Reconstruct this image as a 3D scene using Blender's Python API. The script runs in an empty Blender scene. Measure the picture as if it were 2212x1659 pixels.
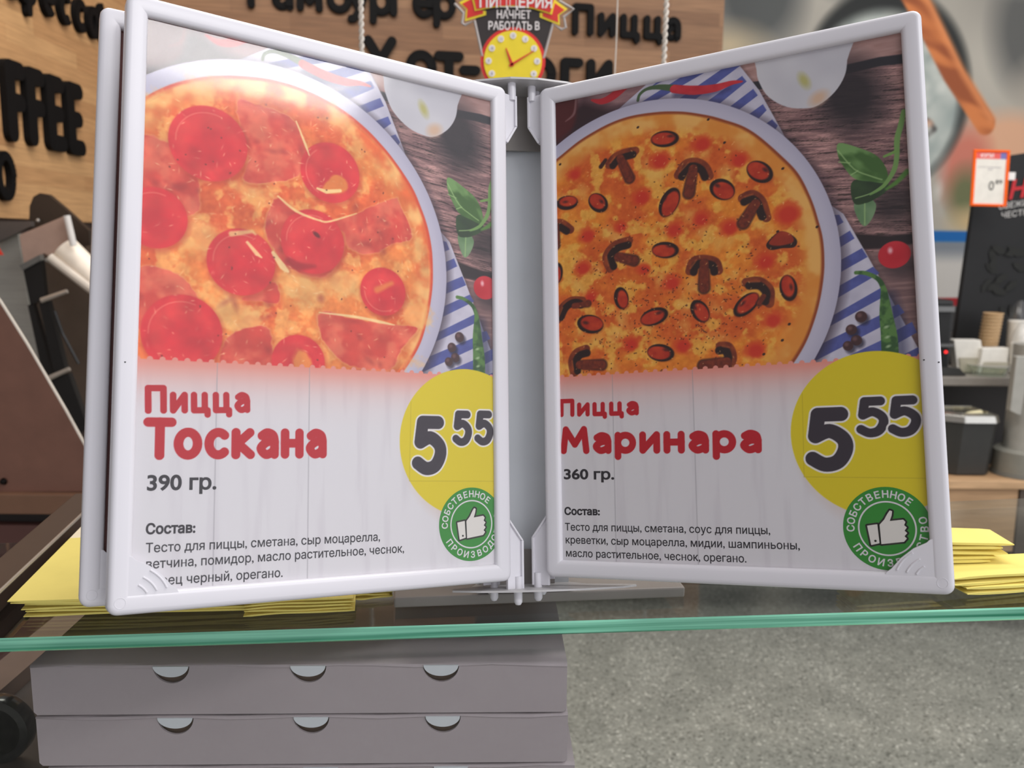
import bpy, math, random
import numpy as np
from mathutils import Vector, Matrix
C = bpy.context.scene.collection
SC = bpy.context.scene
rnd = random.Random(7)
rng = np.random.default_rng(11)

# ------------------------------------------------------------------ camera
cd = bpy.data.cameras.new('camera')
cam = bpy.data.objects.new('camera', cd)
C.objects.link(cam)
cd.sensor_width = 36
cd.lens = 36 * 1900 / 2212
cd.clip_start = .01
cam.matrix_world = Matrix(((1, -.0083, 0, 0), (.0013, .1564, -.9877, 0), (.0082, .9877, .1564, 1.45), (0, 0, 0, 1)))
cd.dof.use_dof = True
cd.dof.focus_distance = .53
cd.dof.aperture_fstop = 13
SC.camera = cam

# ------------------------------------------------------------------ world, lights, exposure
SC.view_settings.view_transform = 'Standard'
SC.view_settings.look = 'None'
SC.view_settings.exposure = 0
SC.view_settings.gamma = 1
wd = bpy.data.worlds.new('shop_hall')
SC.world = wd
wd.use_nodes = True
nt = wd.node_tree
bg = nt.nodes['Background']
tc = nt.nodes.new('ShaderNodeTexCoord')
vm = nt.nodes.new('ShaderNodeVectorMath'); vm.operation = 'DOT_PRODUCT'
vm.inputs[1].default_value = Vector((.74, -.62, .12)).normalized()
rp = nt.nodes.new('ShaderNodeValToRGB')
rp.color_ramp.elements[0].position = .25; rp.color_ramp.elements[0].color = (.27, .26, .26, 1)
rp.color_ramp.elements[1].position = .85; rp.color_ramp.elements[1].color = (1.25, 1.25, 1.32, 1)
nt.links.new(tc.outputs['Generated'], vm.inputs[0])
nt.links.new(vm.outputs['Value'], rp.inputs['Fac'])
nt.links.new(rp.outputs['Color'], bg.inputs['Color'])
bg.inputs['Strength'].default_value = 1.0

def area(name, loc, target, sx, sy, watts, col=(1, 1, 1), rot=0):
    l = bpy.data.lights.new(name, 'AREA'); l.shape = 'RECTANGLE'; l.size = sx; l.size_y = sy; l.energy = watts; l.color = col
    o = bpy.data.objects.new(name, l); C.objects.link(o); o.location = loc
    if target is None: o.rotation_euler = (0, 0, rot)
    else: o.rotation_euler = (Vector(target) - Vector(loc)).to_track_quat('-Z', 'Y').to_euler()
    return o
area('ceiling_lamp', (1.66, -1.08, 3.3), None, 1.4, .34, 29, (1, .98, .97), .376)
area('ceiling_lamp', (.9, .9, 3.3), (.9, .9, 0), 1.3, .5, 30, (1, .97, .93))
area('ceiling_lamp', (-.5, 2.1, 3.3), (-1.0, 2.9, 0), 1.4, .5, 27, (1, .94, .87))
area('ceiling_lamp', (2.0, 2.4, 3.3), (2.2, 3.2, 0), 1.4, .5, 26, (1, .96, .92))

# ------------------------------------------------------------------ helpers
def lin(c):
    c = np.asarray(c, float) / 255
    return np.where(c <= .04045, c / 12.92, ((c + .055) / 1.055) ** 2.4)

MATS = {}
def mat(name, rgb, rough=.5, metal=0, var=.06, scale=30, bump=0, spec=.5, stretch=(1, 1, 1), coat=0):
    if name in MATS: return MATS[name]
    m = bpy.data.materials.new(name); m.use_nodes = True; MATS[name] = m
    t = m.node_tree; b = t.nodes['Principled BSDF']
    c = lin(rgb)
    tx = t.nodes.new('ShaderNodeTexCoord'); mp = t.nodes.new('ShaderNodeMapping'); mp.inputs['Scale'].default_value = stretch
    ns = t.nodes.new('ShaderNodeTexNoise'); ns.inputs['Scale'].default_value = scale; ns.inputs['Detail'].default_value = 4
    r = t.nodes.new('ShaderNodeValToRGB')
    r.color_ramp.elements[0].position = .3; r.color_ramp.elements[1].position = .7
    r.color_ramp.elements[0].color = (*(c * (1 - var)), 1); r.color_ramp.elements[1].color = (*np.minimum(c * (1 + var), 1), 1)
    t.links.new(tx.outputs['Object'], mp.inputs[0]); t.links.new(mp.outputs[0], ns.inputs['Vector'])
    t.links.new(ns.outputs['Fac'], r.inputs[0]); t.links.new(r.outputs[0], b.inputs['Base Color'])
    b.inputs['Roughness'].default_value = rough; b.inputs['Metallic'].default_value = metal
    b.inputs['Specular IOR Level'].default_value = spec; b.inputs['Coat Weight'].default_value = coat
    if bump:
        bp = t.nodes.new('ShaderNodeBump'); bp.inputs['Strength'].default_value = bump; bp.inputs['Distance'].default_value = .002
        t.links.new(ns.outputs['Fac'], bp.inputs['Height']); t.links.new(bp.outputs[0], b.inputs['Normal'])
    return m

def printed(name, rough=.55, spec=.3):
    if name in MATS: return MATS[name]
    m = bpy.data.materials.new(name); m.use_nodes = True; MATS[name] = m
    t = m.node_tree; b = t.nodes['Principled BSDF']
    a = t.nodes.new('ShaderNodeAttribute'); a.attribute_name = 'print'
    t.links.new(a.outputs['Color'], b.inputs['Base Color'])
    b.inputs['Roughness'].default_value = rough; b.inputs['Specular IOR Level'].default_value = spec
    return m

def clear_sheet(name, rough=.08, amount=1.0, tint=(1, 1, 1)):
    if name in MATS: return MATS[name]
    m = bpy.data.materials.new(name); m.use_nodes = True; MATS[name] = m
    t = m.node_tree; t.nodes.remove(t.nodes['Principled BSDF'])
    out = t.nodes['Material Output']
    tr = t.nodes.new('ShaderNodeBsdfTransparent'); tr.inputs[0].default_value = (*tint, 1)
    gl = t.nodes.new('ShaderNodeBsdfGlossy'); gl.inputs['Roughness'].default_value = rough
    # same Fresnel curve from either face of the sheet
    ge = t.nodes.new('ShaderNodeNewGeometry'); dt = t.nodes.new('ShaderNodeVectorMath'); dt.operation = 'DOT_PRODUCT'
    ab = t.nodes.new('ShaderNodeMath'); ab.operation = 'ABSOLUTE'
    iv = t.nodes.new('ShaderNodeMath'); iv.operation = 'SUBTRACT'; iv.inputs[0].default_value = 1
    pw = t.nodes.new('ShaderNodeMath'); pw.operation = 'POWER'; pw.inputs[1].default_value = 5
    ma = t.nodes.new('ShaderNodeMath'); ma.operation = 'MULTIPLY_ADD'; ma.inputs[1].default_value = .96 * amount; ma.inputs[2].default_value = .043 * amount
    mx = t.nodes.new('ShaderNodeMixShader')
    L = t.links.new
    L(ge.outputs['Normal'], dt.inputs[0]); L(ge.outputs['Incoming'], dt.inputs[1]); L(dt.outputs['Value'], ab.inputs[0])
    L(ab.outputs[0], iv.inputs[1]); L(iv.outputs[0], pw.inputs[0]); L(pw.outputs[0], ma.inputs[0]); L(ma.outputs[0], mx.inputs[0])
    L(tr.outputs[0], mx.inputs[1]); L(gl.outputs[0], mx.inputs[2]); L(mx.outputs[0], out.inputs['Surface'])
    return m

def tag(o, label=None, cat=None, group=None, kind=None):
    if label: o['label'] = label
    if cat: o['category'] = cat
    if group: o['group'] = group
    if kind: o['kind'] = kind
    return o

def thing(name, label, cat, loc=(0, 0, 0), group=None, matrix=None):
    o = bpy.data.objects.new(name, None); C.objects.link(o); o.empty_display_size = .02
    if matrix is not None: o.matrix_world = matrix
    else: o.location = loc
    return tag(o, label, cat, group)

def root_loc(p):
    v = Vector((0, 0, 0))
    while p is not None:
        v += p.location; p = p.parent
    return v

class MB:
    def __init__(s): s.v = []; s.f = []; s.m = []
    def add(s, vs, fs, m=0):
        k = len(s.v); s.v += [tuple(v) for v in vs]
        for f in fs: s.f.append([i + k for i in f]); s.m.append(m)
        return s
    def obox(s, o, ax, ay, az, m=0):
        o, ax, ay, az = map(Vector, (o, ax, ay, az))
        vs = [o, o + ax, o + ax + ay, o + ay]; vs += [v + az for v in vs]
        return s.add(vs, [(3, 2, 1, 0), (4, 5, 6, 7), (0, 1, 5, 4), (1, 2, 6, 5), (2, 3, 7, 6), (3, 0, 4, 7)], m)
    def box(s, lo, hi, m=0):
        return s.obox(lo, (hi[0] - lo[0], 0, 0), (0, hi[1] - lo[1], 0), (0, 0, hi[2] - lo[2]), m)
    def prism(s, poly, fn, c0, c1, m=0):
        n = len(poly)
        vs = [fn(a, b, c0) for a, b in poly] + [fn(a, b, c1) for a, b in poly]
        return s.add(vs, [tuple(range(n))[::-1], tuple(range(n, 2 * n))] + [(i, (i + 1) % n, (i + 1) % n + n, i + n) for i in range(n)], m)
    def extrude(s, pts, d, m=0):
        n = len(pts); d = Vector(d)
        vs = [Vector(p) for p in pts]; vs += [v + d for v in vs]
        return s.add(vs, [tuple(range(n))[::-1], tuple(range(n, 2 * n))] + [(i, (i + 1) % n, (i + 1) % n + n, i + n) for i in range(n)], m)
    def cone(s, p0, p1, r0, r1, n=20, caps=True, m=0):
        p0, p1 = Vector(p0), Vector(p1); d = (p1 - p0).normalized()
        a = d.orthogonal().normalized(); b = d.cross(a)
        ring = [(math.cos(2 * math.pi * i / n), math.sin(2 * math.pi * i / n)) for i in range(n)]
        vs = [p0 + (a * x + b * y) * r0 for x, y in ring] + [p1 + (a * x + b * y) * r1 for x, y in ring]
        fs = [(i, (i + 1) % n, (i + 1) % n + n, i + n) for i in range(n)]
        if caps: fs += [tuple(range(n))[::-1], tuple(range(n, 2 * n))]
        return s.add(vs, fs, m)
    def lathe(s, prof, o=(0, 0, 0), ax=(0, 0, 1), n=32, m=0):
        o = Vector(o); d = Vector(ax).normalized(); a = d.orthogonal().normalized(); b = d.cross(a)
        vs = []; k = len(prof)
        for r, h in prof:
            for i in range(n):
                t = 2 * math.pi * i / n
                vs.append(o + d * h + (a * math.cos(t) + b * math.sin(t)) * r)
        fs = []
        for j in range(k - 1):
            for i in range(n):
                fs.append((j * n + i, j * n + (i + 1) % n, (j + 1) * n + (i + 1) % n, (j + 1) * n + i))
        if prof[0][0] > 1e-6: fs.append(tuple(range(n))[::-1])
        if prof[-1][0] > 1e-6: fs.append(tuple(range((k - 1) * n, k * n)))
        return s.add(vs, fs, m)
    def tube(s, path, r, n=10, m=0):
        path = [Vector(p) for p in path]; vs = []; k = len(path)
        up = None
        for i, p in enumerate(path):
            d = (path[min(i + 1, k - 1)] - path[max(i - 1, 0)]).normalized()
            a = (d.orthogonal() if up is None else (up - d * up.dot(d))).normalized(); up = a; b = d.cross(a)
            rr = r[i] if isinstance(r, (list, tuple)) else r
            vs += [p + (a * math.cos(2 * math.pi * j / n) + b * math.sin(2 * math.pi * j / n)) * rr for j in range(n)]
        fs = [(i * n + j, i * n + (j + 1) % n, (i + 1) * n + (j + 1) % n, (i + 1) * n + j) for i in range(k - 1) for j in range(n)]
        fs += [tuple(range(n))[::-1], tuple(range((k - 1) * n, k * n))]
        return s.add(vs, fs, m)
    def build(s, name, mats, parent=None, smooth=False, bev=0, local=False, seg=2, fix=True):
        off = Vector((0, 0, 0)) if local else root_loc(parent)
        me = bpy.data.meshes.new(name)
        me.from_pydata([tuple(Vector(v) - off) for v in s.v], [], s.f)
        for m in (mats if isinstance(mats, (list, tuple)) else [mats]): me.materials.append(m)
        me.polygons.foreach_set('material_index', s.m)
        if fix:
            import bmesh
            bm = bmesh.new(); bm.from_mesh(me); bmesh.ops.recalc_face_normals(bm, faces=bm.faces); bm.to_mesh(me); bm.free()
        if smooth:
            me.polygons.foreach_set('use_smooth', [True] * len(me.polygons))
            me.set_sharp_from_angle(angle=math.radians(42))
        o = bpy.data.objects.new(name, me); C.objects.link(o)
        if parent is not None: o.parent = parent
        if bev:
            b = o.modifiers.new('soft_edge', 'BEVEL'); b.width = bev; b.segments = seg; b.limit_method = 'ANGLE'
        return o

def copy_tree(o, delta=(0, 0, 0), parent=None):
    c = o.copy(); C.objects.link(c)
    if parent is not None: c.parent = parent
    else: c.location = o.location + Vector(delta)
    for ch in [q for q in C.objects if q.parent == o]: copy_tree(ch, parent=c)
    return c

def crv(P, n=8, closed=False):
    P = [np.array(p, float) for p in P]; out = []; k = len(P)
    for i in range(k if closed else k - 1):
        p0 = P[(i - 1) % k] if closed or i > 0 else P[0]; p1 = P[i]; p2 = P[(i + 1) % k]; p3 = P[(i + 2) % k] if closed or i + 2 < k else P[-1]
        for j in range(n):
            t = j / n
            out.append(.5 * (2 * p1 + (p2 - p0) * t + (2 * p0 - 5 * p1 + 4 * p2 - p3) * t * t + (3 * p1 - p0 - 3 * p2 + p3) * t ** 3))
    if not closed: out.append(P[-1])
    return out

# ------------------------------------------------------------------ rounded stroke lettering
def arc(cx, cy, rx, ry, a0, a1, n=18):
    return [(cx + rx * math.cos(math.radians(a0 + (a1 - a0) * i / n)), cy + ry * math.sin(math.radians(a0 + (a1 - a0) * i / n))) for i in range(n + 1)]
GL = {
 'П': ([[(0, 0), (0, 1), (.6, 1), (.6, 0)]], .6), 'и': ([[(0, .7), (0, 0), (.46, .7), (.46, 0)]], .46),
 'ц': ([[(0, .7), (0, 0), (.55, 0), (.55, -.2)], [(.44, .7), (.44, 0)]], .52),
 'а': ([crv([(.04, .6), (.2, .7), (.38, .62), (.43, .42)], 6) + [(.43, 0)], crv([(.43, .4), (.2, .4), (.01, .2), (.16, .0), (.36, .08), (.43, .2)], 6)], .43),
 'Т': ([[(0, 1), (.64, 1)], [(.32, 1), (.32, 0)]], .64), 'о': ([arc(.27, .35, .27, .35, 0, 360, 28)], .54),
 'с': ([arc(.27, .35, .27, .35, 48, 312, 22)], .46), 'к': ([[(0, .7), (0, 0)], [(.42, .7), (.06, .36), (.44, 0)]], .42),
 'н': ([[(0, .7), (0, 0)], [(.46, .7), (.46, 0)], [(0, .36), (.46, .36)]], .46),
 'М': ([[(0, 0), (.08, 1), (.4, .3), (.72, 1), (.8, 0)]], .8), 'р': ([[(0, .7), (0, -.28)], arc(.25, .35, .25, .35, 180, -180, 28)], .5),
 'Г': ([[(0, 0), (0, 1), (.5, 1)]], .5), 'м': ([[(0, 0), (.02, .7), (.28, .2), (.54, .7), (.56, 0)]], .56),
 'б': ([arc(.27, .32, .27, .32, 0, 360, 28), crv([(0, .34), (.05, .75), (.22, .94), (.48, 1)], 6)], .54),
 'у': ([[(0, .7), (.24, .06)], [(.48, .7), (.2, -.1), (.1, -.25), (0, -.27)]], .48), 'г': ([[(0, 0), (0, .7), (.36, .7)]], .36),
 'е': ([[(.02, .35), (.5, .35)] + arc(.26, .35, .25, .35, 0, 315, 24)], .52), 'Х': ([[(0, 0), (.56, 1)], [(0, 1), (.56, 0)]], .56),
 'т': ([[(0, .7), (.5, .7)], [(.25, .7), (.25, 0)]], .5), '-': ([[(0, .36), (.3, .36)]], .3),
 'д': ([[(-.02, -.18), (-.02, 0), (.58, 0), (.58, -.18)], [(.07, 0), (.16, .7), (.49, .7), (.49, 0)]], .58),
 'F': ([[(0, 0), (0, 1), (.44, 1)], [(0, .5), (.38, .5)]], .44), 'E': ([[(.46, 1), (0, 1), (0, 0), (.46, 0)], [(0, .5), (.4, .5)]], .46),
 'C': ([arc(.36, .5, .36, .5, 45, 315, 24)], .6), 'O': ([arc(.36, .5, .36, .5, 0, 360, 30)], .72), 'T': ([[(0, 1), (.6, 1)], [(.3, 1), (.3, 0)]], .6),
 'G': ([arc(.36, .5, .36, .5, 50, 340, 24) + [(.7, .45), (.42, .45)]], .72), 'К': ([[(0, 1), (0, 0)], [(.5, 1), (.04, .5), (.52, 0)]], .5),
 'ф': ([[(.36, .95), (.36, -.25)], arc(.36, .35, .36, .33, 0, 360, 28)], .72), 'й': ([[(0, .7), (0, 0), (.46, .7), (.46, 0)], [(.12, .9), (.34, .9)]], .46),
 '5': ([[(.5, 1), (.12, 1), (.06, .56)] + crv([(.06, .56), (.3, .66), (.52, .5), (.55, .28), (.42, .04), (.2, -.02), (0, .1)], 7)[1:]], .55),
 '0': ([arc(.25, .5, .25, .5, 0, 360, 30)], .5), '8': ([arc(.24, .74, .2, .26, 0, 360, 24), arc(.24, .24, .24, .25, 0, 360, 24)], .48),
 '9': ([arc(.24, .68, .24, .32, 0, 360, 24), crv([(.48, .68), (.45, .3), (.15, 0)], 6)], .48), ' ': ([], .3),
}
def word(txt, gap=.26):
    out = []; x = 0
    for ch in txt:
        st, adv = GL[ch]
        out.append((ch, [[(x + px, py) for px, py in s] for s in st])); x += adv + gap - (.13 if ch in 'ТГ' else 0)
    return out, x - gap
def stroke_faces(st, hw, n=14):
    """flat outline of a round-ended pen stroke: one quad per segment, one disc per point"""
    vs = []; fs = []
    for a, b in zip(st[:-1], st[1:]):
        dx, dy = b[0] - a[0], b[1] - a[1]; l = math.hypot(dx, dy) or 1
        nx, ny = -dy / l * hw, dx / l * hw; k = len(vs)
        vs += [(a[0] - nx, a[1] - ny), (b[0] - nx, b[1] - ny), (b[0] + nx, b[1] + ny), (a[0] + nx, a[1] + ny)]; fs.append((k, k + 1, k + 2, k + 3))
    for p in st:
        k = len(vs); vs += [(p[0] + hw * math.cos(2 * math.pi * i / n), p[1] + hw * math.sin(2 * math.pi * i / n)) for i in range(n)]; fs.append(tuple(range(k, k + n)))
    return vs, fs

_tc = bpy.data.curves.new('type', 'FONT'); _to = bpy.data.objects.new('type', _tc)
from mathutils.geometry import delaunay_2d_cdt
def type_faces(txt, offset=0.0):
    """flat outlines of a line of sans-serif type at size 1, filled by the nonzero rule"""
    _tc.body = txt
    if _to.name not in C.objects: C.objects.link(_to)
    dg = bpy.context.evaluated_depsgraph_get(); dg.update()
    cu = _to.evaluated_get(dg).to_curve(dg, apply_modifiers=False)
    loops = []
    for sp in cu.splines:
        bp = sp.bezier_points; P = []; k = len(bp)
        for i in range(k):
            a, b = bp[i], bp[(i + 1) % k]; p0, p1, p2, p3 = a.co.xy, a.handle_right.xy, b.handle_left.xy, b.co.xy
            d = p3 - p0; st = abs(d.cross(p1 - p0)) + abs(d.cross(p2 - p0)) < 1e-5 * max(d.length, 1e-6)
            for j in range(1 if st else 5):
                t = j / 5; P.append(p0 * (1 - t) ** 3 + p1 * 3 * t * (1 - t) ** 2 + p2 * 3 * t * t * (1 - t) + p3 * t ** 3)
        Q = [p for i, p in enumerate(P) if (p - P[i - 1]).length > 1e-5]
        loops.append(Q) if len(Q) > 2 else None
    if offset:
        src = loops; loops = []
        inside = lambda p, Q: sum(((a.y > p.y) != (b.y > p.y)) and p.x < (b.x - a.x) * (p.y - a.y) / (b.y - a.y) + a.x for a, b in zip(Q, Q[1:] + Q[:1])) % 2
        for Q in src:
            ar = sum(a.cross(b) for a, b in zip(Q, Q[1:] + Q[:1])); hole = sum(inside(Q[0], P) for P in src if P is not Q) % 2
            off = offset * (-1 if ar > 0 else 1) * (-1 if hole else 1)
            n = len(Q); R_ = []
            for i in range(n):
                e0 = (Q[i] - Q[i - 1]).normalized(); e1 = (Q[(i + 1) % n] - Q[i]).normalized(); m = Vector((-(e0.y + e1.y), e0.x + e1.x)); m = m / max(m.length, 1e-6)
                R_.append(Q[i] + m * off / max(.5, abs(m.dot(Vector((-e0.y, e0.x))))))
            loops.append(R_)
    _to.to_curve_clear()
    V = []; E = []
    for Q in loops:
        k = len(V); V += Q; E += [(k + i, k + (i + 1) % len(Q)) for i in range(len(Q))]
    vo, eo, fo, *_ = delaunay_2d_cdt(V, E, [], 1, 1e-6)
    A = np.array([[*V[a], *V[b]] for a, b in E]); vn = np.array([tuple(v) for v in vo]); F = np.array([tuple(f) for f in fo])
    cn = vn[F].mean(1); out = []
    for f, (x, y) in zip(F, cn):
        up = (A[:, 1] <= y) & (A[:, 3] > y); dn = (A[:, 1] > y) & (A[:, 3] <= y); cr = (A[:, 2] - A[:, 0]) * (y - A[:, 1]) - (x - A[:, 0]) * (A[:, 3] - A[:, 1])
        if (up & (cr > 0)).sum() - (dn & (cr < 0)).sum(): out.append(tuple(int(i) for i in f))
    C.objects.unlink(_to)
    return [tuple(v) for v in vn], out

# ------------------------------------------------------------------ printed artwork, drawn in millimetres on the sheet
TILE = rng.random((256, 256))
def noise(X, Y, sc, octv=3, seed=0):
    out = 0; amp = 1; tot = 0
    for o in range(octv):
        x = X / sc + seed * 17.3 + 500; y = Y / sc + seed * 7.7 + 500
        xi = np.floor(x).astype(int); yi = np.floor(y).astype(int)
        fx = x - xi; fy = y - yi; fx = fx * fx * (3 - 2 * fx); fy = fy * fy * (3 - 2 * fy)
        T = lambda a, b: TILE[b % 256, a % 256]
        v = (T(xi, yi) * (1 - fx) + T(xi + 1, yi) * fx) * (1 - fy) + (T(xi, yi + 1) * (1 - fx) + T(xi + 1, yi + 1) * fx) * fy
        out = out + v * amp; tot += amp; amp *= .5; sc *= .5
    return out / tot
def ss(a, b, x):
    t = np.clip((x - a) / (b - a), 0, 1); return t * t * (3 - 2 * t)
def sdpoly(X, Y, P):
    P = np.array(P, float); d = np.full(X.shape, 1e18); ins = np.zeros(X.shape, bool); k = len(P)
    for i in range(k):
        ax, ay = P[i - 1]; bx, by = P[i]; ex, ey = bx - ax, by - ay; l2 = ex * ex + ey * ey + 1e-12
        t = np.clip(((X - ax) * ex + (Y - ay) * ey) / l2, 0, 1)
        d = np.minimum(d, (X - ax - t * ex) ** 2 + (Y - ay - t * ey) ** 2)
        c = ((ay > Y) != (by > Y)) & (X < (bx - ax) * (Y - ay) / ((by - ay) or 1e-12) + ax); ins ^= c
    d = np.sqrt(d); return np.where(ins, -d, d)
def sdpath(X, Y, P, r):
    P = np.array(P, float); r = np.broadcast_to(np.array(r, float), (len(P),)); d = np.full(X.shape, 1e9)
    for i in range(len(P) - 1):
        ax, ay = P[i]; ex, ey = P[i + 1] - P[i]
        t = np.clip(((X - ax) * ex + (Y - ay) * ey) / (ex * ex + ey * ey + 1e-12), 0, 1)
        d = np.minimum(d, np.hypot(X - ax - t * ex, Y - ay - t * ey) - (r[i] + (r[i + 1] - r[i]) * t))
    return d
class Canvas:
    def __init__(s, x0, y0, x1, y1, step, base):
        s.x = np.linspace(x0, x1, int((x1 - x0) / step) + 1); s.y = np.linspace(y0, y1, int((y1 - y0) / step) + 1)
        s.X, s.Y = np.meshgrid(s.x, s.y); s.img = np.empty(s.X.shape + (3,)); s.img[:] = base
    def win(s, P, m):
        P = np.array(P, float); a, b = np.searchsorted(s.x, (P[:, 0].min() - m, P[:, 0].max() + m)); c, d = np.searchsorted(s.y, (P[:, 1].min() - m, P[:, 1].max() + m))
        return slice(c, d), slice(a, b)
    def put(s, w, mask, col):
        if callable(col): col = col(s.X[w], s.Y[w])
        s.img[w] = s.img[w] * (1 - mask[..., None]) + np.asarray(col, float) * mask[..., None]
    def poly(s, P, col, soft=.4, op=1, smooth=0, rough=0, seed=3):
        if smooth: P = crv(P, smooth, True)
        w = s.win(P, soft + 1 + rough)
        if s.X[w].size == 0: return
        d = sdpoly(s.X[w], s.Y[w], P)
        if rough: d = d + (noise(s.X[w], s.Y[w], 3, 3, seed) - .5) * 2 * rough
        s.put(w, np.clip(.5 - d / soft, 0, 1) * op, col)
    def path(s, P, r, col, soft=.4, op=1, smooth=0):
        if smooth:
            rr = np.broadcast_to(np.array(r, float), (len(P),)); k = len(P); P = crv(P, smooth); r = np.interp(np.linspace(0, k - 1, len(P)), range(k), rr)
        w = s.win(P, np.max(r) + soft + 1)
        if s.X[w].size == 0: return
        d = sdpath(s.X[w], s.Y[w], P, r); s.put(w, np.clip(.5 - d / soft, 0, 1) * op, col)
    def blob(s, c, rx, ry=None, ang=0, col=(0, 0, 0), soft=.4, op=1, rough=0, seed=5):
        ry = ry or rx; w = s.win([c], max(rx, ry) + soft + 1 + rough)
        if s.X[w].size == 0: return
        dx, dy = s.X[w] - c[0], s.Y[w] - c[1]; ca, sa = math.cos(math.radians(ang)), math.sin(math.radians(ang))
        u, v = dx * ca + dy * sa, -dx * sa + dy * ca; q = np.hypot(u / rx, v / ry)
        d = (q - 1) * min(rx, ry)
        if rough: d = d + (noise(s.X[w], s.Y[w], 3, 3, seed) - .5) * 2 * rough
        s.put(w, np.clip(.5 - d / soft, 0, 1) * op, col)
    def mesh_arrays(s, fn):
        ny, nx = s.X.shape
        co = fn(s.X.ravel(), s.Y.ravel()); i = np.arange((ny - 1) * nx).reshape(ny - 1, nx)[:, :-1].ravel()
        return co, np.stack([i, i + 1, i + 1 + nx, i + nx], 1), s.img.reshape(-1, 3)
def mix(a, b, t): return np.asarray(a, float) * (1 - t[..., None]) + np.asarray(b, float) * t[..., None]

def printed_mesh(name, parts, material, parent=None):
    """parts: (coordinates, quads or list of n-gons, sRGB colour per vertex); all of it is one printed sheet"""
    V = []; LV = []; LS = []; CO = []; nv = 0; nl = 0
    for co, fs, col in parts:
        co = np.asarray(co, float).reshape(-1, 3); col = np.broadcast_to(np.asarray(col, float), (len(co), 3))
        V.append(co); CO.append(col)
        if isinstance(fs, np.ndarray): flat = fs.ravel() + nv; sizes = np.full(len(fs), fs.shape[1])
        else: flat = np.array([i for f in fs for i in f], int) + nv; sizes = np.array([len(f) for f in fs], int)
        LV.append(flat); LS.append(sizes); nv += len(co)
    V = np.vstack(V); LV = np.concatenate(LV); LS = np.concatenate(LS); CO = np.vstack(CO)
    me = bpy.data.meshes.new(name)
    me.vertices.add(len(V)); me.vertices.foreach_set('co', V.astype(np.float32).ravel())
    me.loops.add(len(LV)); me.loops.foreach_set('vertex_index', LV.astype(np.int32))
    me.polygons.add(len(LS)); me.polygons.foreach_set('loop_start', np.concatenate([[0], np.cumsum(LS)[:-1]]).astype(np.int32))
    me.update(calc_edges=True); me.validate()
    at = me.color_attributes.new('print', 'FLOAT_COLOR', 'POINT')
    at.data.foreach_set('color', np.c_[lin(np.clip(CO, 0, 255)), np.ones(len(CO))].astype(np.float32).ravel())
    me.materials.append(material)
    o = bpy.data.objects.new(name, me); C.objects.link(o)
    if parent is not None: o.parent = parent
    return o

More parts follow.
